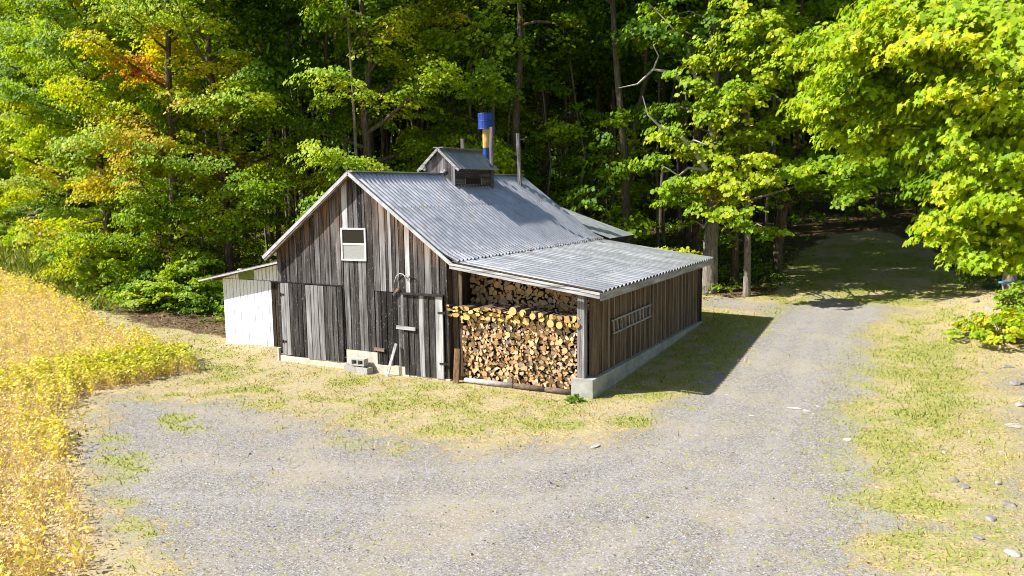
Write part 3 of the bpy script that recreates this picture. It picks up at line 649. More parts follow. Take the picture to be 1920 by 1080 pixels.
P = np.stack([x, y, T(x, y)+rng.uniform(.005, .03, m)], -1); m3 = 420; x3 = rng.uniform(-6, 20, m3); y3 = rng.uniform(-12, 16, m3); k3 = ~((x3 > -3.6) & (x3 < 9.6) & (y3 > -.2)); x3, y3 = x3[k3], y3[k3]; P = np.vstack([P, np.stack([x3, y3, T(x3, y3)+.012], -1)]); m += len(x3)
m2 = 260; yv = 8.9-rng.exponential(1.9, m2).clip(0, 8); P = np.vstack([P, np.stack([5.80+rng.normal(0, .10, m2), yv, 2.965+rng.uniform(0, .03, m2)], -1)]); m += m2
nn = rng.normal(0, .4, (m, 3)); nn[:, 2] = 1; nn /= np.linalg.norm(nn, axis=1)[:, None]; t = np.cross(nn, rng.normal(0, 1, (m, 3))); t /= np.linalg.norm(t, axis=1)[:, None]; b = np.cross(nn, t)
V = P[:, None]+np.where(np.arange(m) < m-m2-len(x3), rng.uniform(.06, .13, m), rng.uniform(.03, .06, m))[:, None, None]*(LT['kite'][None, :, :1]*t[:, None]+LT['kite'][None, :, 1:2]*b[:, None]+LT['kite'][None, :, 2:]*nn[:, None])
tag(npmesh("fallen_leaves", V.reshape(-1, 3), 4, MLITTER, np.repeat(rng.random((m, 3))[:, None], 4, 1).reshape(-1, 3)), "brown fallen leaves lying under the trees, on the yard and in the roof valley", kind="stuff")
print("LEAVES", LEAVES[0], "trees", len(spots), "saplings", len(pts))

# ------------------------------------------------------------------ the sugar shack
W, HE, HR, L, WS, HS, D, EO, FO = 5.50, 2.90, 5.12, 9.08, 3.79, 2.40, 8.79, .30, .25
RX = W+WS
barn = empty("barn", (0, 0, 0))
tag(barn, "weathered plank sugar shack with a corrugated metal roof, open woodshed and white lean-to", "barn")
def rz_(x): return HE+(HR-HE)*(1-abs(x-W/2)/(W/2+EO)) if abs(x-W/2) < W/2+EO else HE
RNG = random.Random(5)
def plank_run(mb, x0, x1, zb, zt, y0, y1, light=.0, lightset=(), wmin=.09, wmax=.21, orange=None, gap=.011, ylean=0):
    """vertical boards; zb and zt give the bottom and the top at x"""
    x = x0
    while x < x1-.02:
        w = min(RNG.uniform(wmin, wmax), x1-x); 
        if x1-x-w < .06: w = x1-x
        b0, b1 = zb(x), zb(x+w); t0, t1 = zt(x), zt(x+w); j = RNG.uniform(-.02, .02) if zb(x) else 0
        tone = RNG.gauss(.365, .13)+light
        for lx, lt in lightset:
            if x <= lx < x+w: tone = lt
        yy = y0+RNG.uniform(-.012, .006); g = RNG.random()
        o0 = orange(x, t0) if orange else 0
        n = 4 if t0-b0 > 1 else 2; kx = RNG.uniform(-.012, .012)
        vs = []
        for i in range(n+1):
            f = i/n; za, zc = b0+(t0-b0)*f, b1+(t1-b1)*f; xo = kx*math.sin(f*3.1)
            vs += [(x+gap+xo, yy, za), (x+w-gap+xo, yy, zc), (x+w-gap+xo, y1, zc), (x+gap+xo, y1, za)]
        fs = [(0, 3, 2, 1)]+[(4*n, 4*n+1, 4*n+2, 4*n+3)]
        for i in range(n):
            a = 4*i; fs += [(a+k, a+(k+1) % 4, a+4+(k+1) % 4, a+4+k) for k in range(4)]
        o = len(mb.v); mb.add(vs, fs, 0, (tone, g, 0))
        if o0:
            for i in range(n+1):
                for k_ in range(4): mb.c[o+4*i+k_] = (tone, g, o0*max(0, (i/n-.45)/.55)**1.2)
        x += w
slope = (HR-HE)/(W/2+EO)
gab = lambda x: HE+slope*(W/2+EO-abs(x-W/2))-.05
orr = lambda x, z: RNG.choice([.2, .5, .9, .6])*(1 if abs(x-W/2) > .5 else .2)
wm = MB()
HSEAM = 2.19
# gable above the doors, in runs so that the window opening stays open
win = (2.31, 3.05, 2.87, 3.66)
LS = [(2.1, .5), (2.38, .95), (3.62, .66), (4.35, .92), (4.0, .55), (1.35, .5), (5.2, .5), (.6, .36)]
plank_run(wm, -.04, win[0]-.005, lambda x: HSEAM if x < 2.2 else .50, gab, -.03, 0, .0, LS, orange=orr)
plank_run(wm, win[0]-.005, win[1]+.005, lambda x: win[3], gab, -.03, 0, .0, [(2.36, .98)], orange=orr)
plank_run(wm, win[0]-.005, win[1]+.005, lambda x: .50, lambda x: win[2], -.03, 0, .02, [(2.45, .56), (2.9, .6)])
plank_run(wm, win[1]+.005, 3.28, lambda x: .50, gab, -.03, 0, 0, LS, orange=orr)
plank_run(wm, 3.28, W, lambda x: 2.10, gab, -.032, 0, 0, LS, orange=orr)
plank_run(wm, 3.28, 4.19, lambda x: .18+.04*(x > 3.6), lambda x: 2.085, -.02, .01, -.06)
plank_run(wm, 5.385, W+.01, lambda x: .02, lambda x: 2.085, -.02, .01, -.03)
plank_run(wm, 2.27, 2.31, lambda x: .2, lambda x: 2.185, -.02, .01, -.1)
plank_run(wm, -.04, .075, lambda x: .2, lambda x: 2.185, -.02, .01, -.12)
fw_ = wm.build("front_wall", MWOOD, barn)
sw_ = MB()      # side and back walls, inner lining
def wall_quad(mb, pts): mb.add(pts, [tuple(range(len(pts)))])
for (a, b, c_) in (((.03, .05), (.03, L-.05), HE+.15), ((W-.03, .05), (W-.03, L-.05), HE+.15)):
    n = int(abs(b[1]-a[1])/.2)
    for i in range(n):
        y0 = a[1]+(b[1]-a[1])*i/n; y1 = a[1]+(b[1]-a[1])*(i+1)/n-.006; sw_.box(a[0]-.025, a[0]+.025, y0, y1, 0, c_, 0, (RNG.gauss(.4, .08), RNG.random(), .1))
n = 26
for i in range(n):
    x0, x1 = W*i/n, W*(i+1)/n-.006; sw_.box(x0, x1, L-.08, L-.03, 0, gab((x0+x1)/2)-.02, 0, (RNG.gauss(.38, .08), RNG.random(), 0))
sw_.build("side_wall", MWOODR, barn)
# doors
def door(name, x0, x1, z0, z1, y, ls, lab, light=0, parent=barn):
    d = MB(); plank_run(d, x0, x1, lambda x: z0, lambda x: z1, y, y+.028, light, ls, .10, .20); o = d.build(name, MWOOD, parent); o["label"] = lab; return o
d1 = door("door", .085, .99, .19, 2.165, -.075, [(.12, .62), (.25, .72), (.4, .70), (.5, .3), (.6, .24), (.75, .22), (.9, .3)], "plank door leaf of pale and dark boards by the white lean-to")
d2 = door("door", 1.0, 2.262, .16, 2.15, -.085, [(1.05, .70), (1.2, .66), (1.35, .70), (1.5, .68), (1.7, .28), (1.9, .42), (2.1, .5), (2.2, .26)], "wide plank door leaf of silvery boards")
d3 = door("door", 4.20, 5.375, .02, 2.05, -.07, [(4.3, .28), (4.5, .3), (4.65, .26), (4.82, .78), (4.95, .34), (5.05, .3), (5.15, .80), (5.3, .86)], "plank door with white streaked boards beside the firewood")
for dd, hs in ((d3, [(5.24, 5.58, 1.66), (5.26, 5.56, .40)]), (d1, [(.02, .22, 1.85), (.02, .25, .55)])):
    for a, b, z in hs:
        m = MB(); m.bar((a, -.086, z), (b, -.086, z+.01), .02, .045); m.tube([(b-.12, -.095, z-.04), (b-.12, -.095, z+.05)], .014, 6); m.build("hinge", MRUST, dd)
m = MB(); m.bar((4.0, -.105, 1.225), (4.58, -.105, 1.205), .03, .085, 0, (.85, .3, 0)); m.build("latch_bar", MWOODX, d3)
m = MB(); m.bar((4.17, -.085, 2.085), (5.42, -.085, 2.08), .09, .05, 0, (.05, .3, 0)); m.build("door_track", MRUST, barn)
m = MB(); m.bar((3.24, -.055, .60), (3.56, -.055, .585), .03, .085, 0, (.6, .4, 1.)); m.build("wood_block", MWOODX, barn)
m = MB(); m.bar((-.3, -.048, 2.187), (2.27, -.048, 2.182), .02, .03, 0, (.1, .3, 0)); m.build("drip_rail", MWOODX, barn)
# foundation
m = MB()
m.box(-.10, 2.30, -.06, .06, -.2, .155, 0); m.box(2.303, 3.32, -.04, .06, -.2, .50, 0); m.box(3.323, 3.85, -.07, .06, -.2, .19); m.box(3.853, 4.32, -.075, .06, -.2, .21); m.box(4.323, W+.03, -.05, .05, -.2, .02)
m.box(-.12, -.06, -.09, .02, -.1, .35)
m.build("foundation", MCONC, barn)
# window: frame, upper dark pane, lower pane painted flat grey for reflected gravel
x0, x1, z0, z1 = win
m = MB(); m.box(x0-.035, x0+.012, -.07, .0, z0-.02, z1+.03); m.box(x1-.012, x1+.035, -.07, 0, z0-.02, z1+.03); m.box(x0+.012, x1-.012, -.068, 0, z1-.012, z1+.03); m.box(x0+.012, x1-.012, -.072, 0, z0-.02, z0+.015)
wf = m.build("window", MFRAME, barn)
m = MB(); m.box(x0+.012, x1-.012, -.06, -.03, 3.25, 3.30); m.build("sash_rail", MFRAME, wf)
m = MB(); m.box(x0+.013, x1-.013, -.045, -.038, 3.30, z1-.013); m.build("pane", MGLASS, wf)
m = MB(); m.box(x0+.013, x1-.013, -.050, -.040, z0+.016, 3.249); m.build("reflection_pane", MREFLECT, wf)

# corrugated roofs: real waves
def corr(mb, prof, y0, y1, pitch, amp, mat=0, shp=1, spp=10):
    """prof: list of (x,z) down the slope; waves run down the slope and repeat along y"""
    n = int((y1-y0)/pitch*spp)+1; k = len(prof); top = []; 
    nrm = []
    for i in range(k):
        a = prof[max(i-1, 0)]; b = prof[min(i+1, k-1)]; dx, dz = b[0]-a[0], b[1]-a[1]; l = math.hypot(dx, dz); nx_, nz_ = -dz/l, dx/l
        if nz_ < 0: nx_, nz_ = -nx_, -nz_
        nrm.append((nx_, nz_))
    vs = []; 
    for j in range(n+1):
        y = y0+(y1-y0)*j/n; ph = 2*math.pi*(y-y0)/pitch; w = amp*(shp*(2*((1+math.cos(ph)*shp)/2)**1.8-1)); sag = .010*math.sin(y*1.9)+.008*math.sin(y*4.7+1)
        for i in range(k):
            vs.append((prof[i][0]+nrm[i][0]*w, y, prof[i][1]+nrm[i][1]*w+sag*math.sin(math.pi*i/max(1, k-1))))
    fs = []
    for j in range(n):
        for i in range(k-1):
            a = j*k+i; fs.append((a, a+1, a+k+1, a+k))
    mb.add(vs, fs, mat)
def lerp(a, b, n): return [(a[0]+(b[0]-a[0])*i/n, a[1]+(b[1]-a[1])*i/n) for i in range(n+1)]
ridge = (W/2, HR); le = (-EO, HE); re = (W+EO, HE)
m = MB(); pr = lerp(ridge, (W+EO-.42, HE+.42*slope), 7)+[(W+EO-.2, HE+.2*slope+.025), (W+EO+.08, HE+.045)]
corr(m, pr, -FO, L+.05, .178, .036)
ro = m.build("roof", MROOF, barn, True); ro["label"] = "steep corrugated main roof slope facing the driveway"
m = MB(); corr(m, lerp(ridge, le, 6), -FO, L+.05, .178, .036); r2 = m.build("roof", MROOF, barn, True); r2["label"] = "corrugated main roof slope facing the wood"
m = MB()
for s in (1, -1):
    a = (W/2, -FO-.018, HR-.045); b = (W/2+s*(W/2+EO), -FO-.018, HE-.045)
    m.bar(a, b, .03, .085)
m.build("rake_board", MTRIM, barn)
for s in (1, -1):
    m = MB(); xe = W/2+s*(W/2+EO-.02); za_, ze = HR-.062, HE-.062+.02*slope
    m.hexa([(W/2, -FO+.002, za_-.02), (xe, -FO+.002, ze-.02), (xe, -.034, ze-.02), (W/2, -.034, za_-.02), (W/2, -FO+.002, za_), (xe, -FO+.002, ze), (xe, -.034, ze), (W/2, -.034, za_)], 0, (.5, .4, .4)); m.build("light_stop_board", MWOODX, barn)  # thin board added under the overhang to stop a light leak
m = MB(); m.bar((W/2+.02, -FO+.02, HR+.005), (W/2+.02, L+.04, HR+.005), .20, .03); m.build("ridge_cap", MROOF, barn)
for i in range(6):
    m = MB(); m.bar((W/2-.02, -FO+.0+i*(L/5.2), HR-.10), (-EO+.05, -FO+i*(L/5.2), HE-.10), .05, .08, 0, (.45, .5, .2)); m.build("rafter", MWOODX, barn)

# cupola with its own roof
C0, C1, CH = 3.90, 6.08, .52; cz = 5.24; czr = 5.86; cx = W/2+.02
m = MB()
n = 8
for i in range(n):
    xa, xb = cx-CH+2*CH*i/n, cx-CH+2*CH*(i+1)/n-.005
    m.box(xa, xb, C0-RNG.uniform(0, .01), C0+.03, 4.55, czr-.06-abs((xa+xb)/2-cx)*.88, 0, (RNG.gauss(.5, .08), RNG.random(), 0))
cup = m.build("cupola", MWOOD, barn); m = MB()
for i in range(n):
    xa, xb = cx-CH+2*CH*i/n, cx-CH+2*CH*(i+1)/n-.005; m.box(xa, xb, C1-.03, C1, 4.55, czr-.06-abs((xa+xb)/2-cx)*.88, 0, (.4, RNG.random(), 0))
m.build("back_boards", MWOOD, cup)
for s in (1, -1):
    m = MB(); z = 4.5
    for i in range(5):
        h = .155; m.box(cx+s*CH-.02, cx+s*CH+.02, C0+.032, C1-.032, z, z+h-.006, 0, (RNG.gauss(.40, .06), RNG.random(), .05)); z += h
    m.build("side_boards", MWOODY, cup)
m = MB(); xx = cx+CH+.035
m.box(xx-.012, xx+.008, C0+.5, C0+.53, 4.78, 4.98, 0, (.75, .2, 0)); m.box(xx-.012, xx+.008, C1-.75, C1-.72, 4.78, 4.98, 0, (.75, .6, 0)); m.build("hatch_strip", MWOOD, cup); m = MB(); m.box(xx-.013, xx-.004, C0+.533, C1-.753, 4.79, 4.97); m.build("hatch_shade_panel", MDARK, cup)  # dark-coloured panel stands in for the shade inside an open hatch
m = MB()
for s in (1, -1): corr(m, lerp((cx, czr), (cx+s*(CH+.19), czr-.88*(CH+.19)), 4), C0-.11, C1+.17, .20, .016)
m.build("roof", MROOF, cup, True)
m = MB()
for s in (1, -1): m.bar((cx, C0-.12, czr-.035), (cx+s*(CH+.21), C0-.12, czr-.045-.88*(CH+.19)), .022, .075, 0, (.75, RNG.random(), 0))
m.build("rake_board", MWOODX, cup)
m = MB(); m.bar((cx, C0-.09, czr+.014), (cx, C1+.15, czr+.014), .34, .022); m.build("ridge_cap", simple("dull_flashing", (.30, .31, .31), .6, .5, .3, 5), cup)
m = MB(); m.hexa([(cx+.1, C0-.035, 4.70), (cx+CH+.02, C0-.035, 4.62), (cx+CH+.02, C0-.012, 4.62), (cx+.1, C0-.012, 4.70), (cx+.06, C0-.035, 5.12), (cx+CH+.02, C0-.035, 4.74), (cx+CH+.02, C0-.012, 4.74), (cx+.06, C0-.012, 5.12)], 0); m.build("flashing", MFRAME, cup)
m = MB(); m.bar((cx-.22, C0-.05, 4.98), (cx+.22, C0-.05, 5.22), .02, .06, 0, (.8, .3, 0)); m.build("diagonal_brace", MWOODX, cup)

# chimney: blue drum on a yellow and blue pipe
def at_x(px, py, xx): d = dirpx(px, py); t = (xx-CC[0])/d[0]; return CC+d*t
cb = at_x(912, 290, 2.25); cy_, cxx = cb[1], 2.25
zd = [at_x(912, v, 2.25)[2] for v in (213, 243, 276, 330)]
zd[3] = 4.6
m = MB(); m.tube([(cxx, cy_, zd[3]), (cxx, cy_, zd[2])], .115, 16); ch = m.build("chimney", MBLUE, barn, False)
m = MB(); m.tube([(cxx, cy_, zd[2]-.02), (cxx, cy_, zd[1]+.03)], .120, 16); m.build("pipe_section", MYEL, ch)
m = MB()
for k in range(20):
    a, b = 2*math.pi*k/20, 2*math.pi*(k+1)/20
    for r_, zz0, zz1, fl in ((.262, zd[1], zd[0], 1), (.245, zd[1], zd[0], -1)):
        v_ = [(cxx+r_*math.cos(a), cy_+r_*math.sin(a), zz0), (cxx+r_*math.cos(b), cy_+r_*math.sin(b), zz0), (cxx+r_*1.03*math.cos(b), cy_+r_*1.03*math.sin(b), zz1), (cxx+r_*1.03*math.cos(a), cy_+r_*1.03*math.sin(a), zz1)]
        m.add(v_, [(0, 1, 2, 3) if fl > 0 else (3, 2, 1, 0)])
for zt in (zd[0]-.01, (zd[0]+zd[1])/2, zd[1]+.01): 
    m.tube([(cxx+.266*math.cos(t*.3142), cy_+.266*math.sin(t*.3142), zt) for t in range(21)], .010, 5)
m.add([(cxx+.25*math.cos(t*.3142), cy_+.25*math.sin(t*.3142), zd[1]+.03) for t in range(20)], [tuple(range(20))])
m.build("drum_cap", MBLUE, ch)
# timber poles that stay the chimney
def pole(px, p0, p1, xx, w, lab):
    a, b = at_x(px[0], p0, xx), at_x(px[1], p1, xx); m = MB(); m.bar((a[0], a[1], a[2]-.25), tuple(b), w, w*.7, 0, (.55, RNG.random(), 0)); o = m.build("stay_pole", MWOOD, barn); o["label"] = lab
pole((922, 921), 349, 238, W/2+CH+.07, .11, "weathered stay pole at the cupola's back corner")
pole((975, 971), 346, 250, W/2+.5, .11, "weathered stay pole near the far end of the ridge")
m = MB(); a = at_x(971, 262, W/2+.5); m.bar((a[0]-.02, a[1]+.02, a[2]), (a[0]+.14, a[1]+.2, a[2]+.03), .04, .04, 0, (.6, .2, 0)); m.build("cross_cleat", MWOODX, barn)
pole((868, 867), 300, 260, W/2-.7, .10, "short stay pole showing above the cupola's ridge")

# rear addition with a flatter roof
def aty(px, py, yy): d = dirpx(px, py); return CC+d*((yy-CC[1])/d[1])
YA = 11.6; ta, tb_ = aty(1066, 393, YA), aty(1190, 440, YA)
xa = ta[0]; za = ta[2]; xb = tb_[0]; zb = tb_[2]; sl = (za-zb)/(xb-xa)
x_in = xa-1.2; z_in = za+1.2*sl
m = MB(); corr(m, lerp((x_in, z_in), (xb, zb), 5), L+.06, YA, .178, .02); an = m.build("rear_addition_roof", MROOF2, barn, True)
m = MB()
for i in range(12):
    y0 = L+.1+(YA-.25-L-.1)*i/12; m.box(xb-.45, xb-.40, y0, y0+(YA-.35-L)/12-.006, 0, zb+.30*sl, 0, (RNG.gauss(.36, .06), RNG.random(), 0))
for i in range(24):
    xq0 = .1+(xb-.5)*i/24; m.box(xq0, xq0+(xb-.5)/24-.006, YA-.3, YA-.25, 0, min(z_in-.1 if xq0 < x_in else z_in-(xq0-x_in)*sl-.1, 6), 0, (RNG.gauss(.36, .06), RNG.random(), 0))
m.build("rear_addition_wall", MWOODR, barn)
m = MB(); m.bar((xb-.02, L+.1, zb-.06), (xb-.02, YA-.01, zb-.06), .03, .12, 0, (.25, .4, 0)); m.build("fascia", MWOODY, barn)
m = MB(); corr(m, lerp((x_in, z_in), (-.3, HE), 4), L+.06, YA, .178, .02); m.build("rear_addition_roof", MROOF, barn, True)

# white lean-to on the left
YS = 1.0; wl = MB(); topz = lambda x: 2.07+(x+3.37)*(.72/3.37)-.0
RNG.seed(9)
def whites(mb, x0, x1, zb, zt, y, tone=.62):
    x = x0
    while x < x1-.01:
        w = min(.145, x1-x); b = RNG.gauss(tone+.22, .04); yy = y-RNG.uniform(0, .006); mb.hexa([(x+.011, yy, zb(x)), (x+w-.011, yy, zb(x+w)), (x+w-.011, y+.02, zb(x+w)), (x+.011, y+.02, zb(x)), (x+.011, yy, zt(x)), (x+w-.011, yy, zt(x+w)), (x+w-.011, y+.02, zt(x+w)), (x+.011, y+.02, zt(x))], 0, (b, RNG.random(), 0)); x += w
lean_l = lambda x: x
whites(wl, -3.30, -1.30, lambda x: .0, lambda x: 2.045, YS-.02)
whites(wl, -3.34, -2.64, lambda x: 2.055, lambda x: topz(x)-.03, YS, .45); whites(wl, -1.95, .0, lambda x: 2.055, lambda x: topz(x)-.03, YS, .52); whites(wl, -2.63, -1.96, lambda x: 2.345, lambda x: topz(x)-.03, YS, .5)
for i in range(16): wl.box(-3.32, -3.29, YS+.03+i*.16, YS+.18+i*.16, 0, 2.0, 0, (.6, RNG.random(), 0))
wl.box(-3.29, -.03, YS+2.55, YS+2.59, 0, 2.0, 0)
lt = wl.build("white_lean_to", MWHITE, barn)
m = MB(); plank_run(m, -1.298, .0, lambda x: .05, lambda x: 2.045, YS-.015, YS+.01, -.12, [(-1.05, .8)], .10, .2); m.build("brown_boards", MWOODR, lt)
m = MB(); m.box(-2.63, -1.96, YS-.01, YS+.012, 2.06, 2.34); m.build("shutter", MGREENP, lt)
m = MB(); m.box(-2.65, -2.62, YS-.02, YS, 2.05, 2.35); m.box(-1.97, -1.94, YS-.02, YS, 2.05, 2.35); m.box(-2.62, -1.97, YS-.018, YS, 2.342, 2.365); m.build("shutter_frame", MFRAME, lt)
m = MB(); corr(m, lerp((.02, topz(0.02)+.01), (-3.90, topz(-3.90)+.055), 5), YS-.42, YS+2.9, .178, .018); m.build("roof", MROOF2, lt, True)
m = MB(); m.bar((0, YS-.40, topz(0)-.02), (-3.9, YS-.40, topz(-3.9)+.03), .03, .045); m.build("rake_board", MTRIM, lt)
m = MB(); m.bar((-3.62, YS-.1, 2.02), (-3.62, YS+2.8, 2.02), .08, .09, 0, (.5, .3, .6)); m.build("eave_beam", MWOODY, lt)

# woodshed: lean-to roof, board wall on a concrete footing, corner posts
m = MB(); RNG.seed(21)
y = .44; 
while y < D-.02:
    w = RNG.uniform(.27, .40); w = min(w, D-y); dd = RNG.choice([0, .012, .02]); m.box(RX-.14+dd, RX-.105+dd, y, y+w-.012, .38, HS-.10, 0, (RNG.gauss(.50, .07), RNG.random(), .22))
    y += w
for i in range(12): m.box(W+.1+i*.31, W+.1+i*.31+.30, D-.04, D, .3, HS+.35-i*.035, 0, (.4, RNG.random(), 0))
ws = m.build("woodshed", MWOODR, barn)
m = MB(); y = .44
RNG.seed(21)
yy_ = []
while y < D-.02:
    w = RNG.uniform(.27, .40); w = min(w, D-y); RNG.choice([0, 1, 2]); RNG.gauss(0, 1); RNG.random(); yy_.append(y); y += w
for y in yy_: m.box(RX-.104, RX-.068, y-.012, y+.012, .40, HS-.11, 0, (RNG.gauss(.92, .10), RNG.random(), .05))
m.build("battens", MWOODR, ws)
for (px_a, yy, w, c_) in ((9.0, .05, .17, (.66, .2, 0)), (9.165, .30, .14, (.62, .7, .15)), (9.17, D-.1, .15, (.45, .4, .1)), (6.2, 4.5, .15, (.4, .1, .1)), (9.02, 3.2, .14, (.4, .3, .1)), (9.02, 6., .14, (.4, .3, .1))):
    m = MB(); m.box(px_a-w/2, px_a+w/2, yy-w/2, yy+w/2, .40 if px_a > 8.9 else 0, HS-.12+(RX-px_a)*.12, 0, c_); o = m.build("post", MWOOD if yy < .1 else MWOODR, ws)
m = MB(); m.box(8.80, RX+.03, -.12, .42, -.3, .40); m.box(RX-.22, RX+.028, .423, D+.1, -.3, .398); o = m.build("footing", MCONCG, ws)
rsl = (HE-.02-HS)/(RX-W)
m = MB(); corr(m, lerp((W+EO-.12, HE+.03), (RX+EO, HS), 6), -FO-.02, D+.25, .25, .032, shp=-1); m.build("roof", MROOF2, ws, True)
m = MB(); m.bar((W+EO-.05, -FO-.04, HE-.06), (RX+EO-.02, -FO-.04, HS-.085), .035, .13, 0, (.80, .3, 0)); m.bar((W+EO-.05, -FO-.065, HE-.015), (RX+EO-.02, -FO-.065, HS-.04), .02, .05, 0, (.9, .7, 0)); o = m.build("fascia", MWOODX, ws); o["label"] = "silvery front fascia board over the firewood"
m = MB(); m.bar((RX+EO-.015, -FO-.02, HS-.115), (RX+EO-.015, D+.24, HS-.115), .03, .17, 0, (.80, .5, .1)); o = m.build("fascia", MWOODY, ws); o["label"] = "long side fascia board over the board wall"
for i in range(7):
    m = MB(); m.bar((W+.05, .15+i*1.4, HE-.14), (RX+.2, .15+i*1.4, HS-.13), .06, .10, 0, (.4, RNG.random(), .2)); m.build("rafter", MWOODX, ws)
m = MB(); m.bar((RX-.16, .1, HS-.15), (RX-.16, D, HS-.15), .1, .12, 0, (.35, .5, .2)); m.build("wall_plate", MWOODY, ws)
m = MB(); plank_run(m, W+.02, W+.30, lambda x: .0, lambda x: HE-.15, .16, .19, .10, [], .1, .2); m.build("side_boards", MWOODR, ws)

# ------------------------------------------------------------------ firewood
fr = np.random.default_rng(31)
def clip(poly_, a, b, c):
    out = []
    for i in range(len(poly_)):
        p, q_ = poly_[i], poly_[(i+1) % len(poly_)]; dp = a*p[0]+b*p[1]-c; dq = a*q_[0]+b*q_[1]-c
        if dp <= 0: out.append(p)
        if dp*dq < 0: t = dp/(dp-dq); out.append((p[0]+(q_[0]-p[0])*t, p[1]+(q_[1]-p[1])*t))
    return out
def pack(x0, x1, z0f, z1f, size, it=30):
    A = 0; xs = np.linspace(x0, x1, 40); A = np.mean([z1f(x)-z0f(x) for x in xs])*(x1-x0); n = int(A/(size*size*.80)); rad = size*.5*np.clip(fr.lognormal(0, .26, n), .55, 1.75)
    P = np.stack([fr.uniform(x0, x1, n), fr.random(n)], -1); P[:, 1] = np.array([z0f(x)+(z1f(x)-z0f(x))*t for x, t in P])
    for _ in range(it):
        d = P[:, None]-P[None]; r = np.hypot(d[..., 0], d[..., 1])+1e-6; m_ = (rad[:, None]+rad[None])*1.02; ov = np.clip(m_-r, 0, None); np.fill_diagonal(ov, 0)
        P = P+(d/r[..., None]*ov[..., None]).sum(1)*.35
        P[:, 0] = np.clip(P[:, 0], x0+rad*.7, x1-rad*.7); lo = np.array([z0f(x) for x in P[:, 0]]); hi = np.array([z1f(x) for x in P[:, 0]]); P[:, 1] = np.clip(P[:, 1], lo+rad*.7, hi-rad*.7)
    out = []
    for i in range(n):
        k = 10; rot = fr.random()*6.28; pl = [(rad[i]*1.25*math.cos(rot+2*math.pi*j/k)*fr.uniform(.93, 1.05), rad[i]*1.25*math.sin(rot+2*math.pi*j/k)*fr.uniform(.93, 1.05)) for j in range(k)]
        d = P-P[i]; r = np.hypot(d[:, 0], d[:, 1]); nb = np.argsort(r)[1:11]
        for j in nb:
            if r[j] < 1e-4: continue
            w = (r[j]**2+rad[i]**2-rad[j]**2)/(2*r[j]); w = max(w, rad[i]*.25)-.0015; pl = clip(pl, d[j, 0]/r[j], d[j, 1]/r[j], w)
            if len(pl) < 3: break
        ty = fr.random()
        if len(pl) >= 3 and ty < .42:                   # split pieces: one or two straight sawn-through faces
            an_ = fr.random()*6.28; pl = clip(pl, math.cos(an_), math.sin(an_), rad[i]*fr.uniform(.05, .5))
            if ty < .25 and len(pl) >= 3: an_ += fr.uniform(1.4, 2.4); pl = clip(pl, math.cos(an_), math.sin(an_), rad[i]*fr.uniform(.2, .55))
        if len(pl) >= 3: out.append((P[i, 0], P[i, 1], pl, rad[i]))
    return out
def log_into(mb, x, yf, z, pl, ln, col, tilt=(0, 0)):
    k = len(pl); vs = [(x+a, yf, z+b) for a, b in pl]; vs = [(v[0], v[1]+tilt[0]*a+tilt[1]*b, v[2]) for v, (a, b) in zip(vs, pl)]+[(x+a, yf+ln, z+b) for a, b in pl]
    o = len(mb.v)
    ctr = (sum(v[0] for v in vs[:k])/k, sum(v[1] for v in vs[:k])/k, sum(v[2] for v in vs[:k])/k)
    mb.add(vs, [tuple(range(k, 2*k))[::-1]]+[((i+1) % k, i, k+i, k+(i+1) % k) for i in range(k)], 1, col)
    mb.add([vs[i] for i in range(k)], [tuple(range(k))], 0, col)
logs = []     # (area, x, y, z, poly, len, col, group index)
GR = [("split firewood piece in the sunlit face of the front stack under the woodshed eave", "cut ends in the front firewood stack"),
      ("firewood piece in the taller shaded stack standing behind the front one", "cut ends in the back firewood stack"),
      ("yellow-cut firewood slab laid along the front stack's top", "yellow pieces topping the front stack")]
for (x, z, pl, r) in pack(5.86, 8.94, lambda x: .10, lambda x: 1.60+.03*math.sin(x*3), .088):
    logs.append((r, x, .05+fr.normal(0, .03), z, pl, .45, (np.clip(fr.normal(.55, .18), 0, 1), fr.random(), 0), 0))
for (x, z, pl, r) in pack(5.56, 8.95, lambda x: 1.50, lambda x: HE-.30-.12*(x-5.5), .105):
    logs.append((r*.8, x, .98+fr.normal(0, .03), z, pl, .45, (np.clip(fr.normal(.62, .16), 0, 1), fr.random(), 0), 1))
for (x, z, pl, r) in pack(5.52, 8.96, lambda x: 1.56, lambda x: 1.86-.03*(x-5.5)+.02*math.sin(x*5), .10):
    logs.append((r*1.2, x, -.02+fr.normal(0, .05), z, [(a*1.3, b*.75) for a, b in pl] if x < 7.2 else pl, .62, (np.clip(fr.normal(.72, .15), 0, 1), fr.random()*.6, fr.uniform(.55, 1)), 2))
logs.sort(key=lambda t: -t[0])
rest = MB(); nlog = 0
BIGS = [("large round pale log end on the front stack's top, leftmost of the big ones", 7.34, 1.83, .095), ("large round log end second from the left among the big ones on the front stack", 7.60, 1.80, .085), ("thick round log end low on the front stack's top row near the corner post", 8.30, 1.60, .085), ("thick round log end nearest the corner post on the front stack's top row", 8.52, 1.58, .08), ("medium round log end between the two pairs of big ones topping the front stack", 7.85, 1.74, .075)]
for lab, x, z, r in BIGS:
    m = MB(); pl = [(r*math.cos(2*math.pi*j/14)*fr.uniform(.96, 1.04), r*math.sin(2*math.pi*j/14)*fr.uniform(.96, 1.04)) for j in range(14)]; log_into(m, x, -.13, z, pl, .6, (.85, .2, .55)); o = m.build("firewood_log", [MEND, MLOGBARK], loc=(x, 0, z)); o.location = (x, 0, z); tag(o, lab, "firewood"); nlog += 1
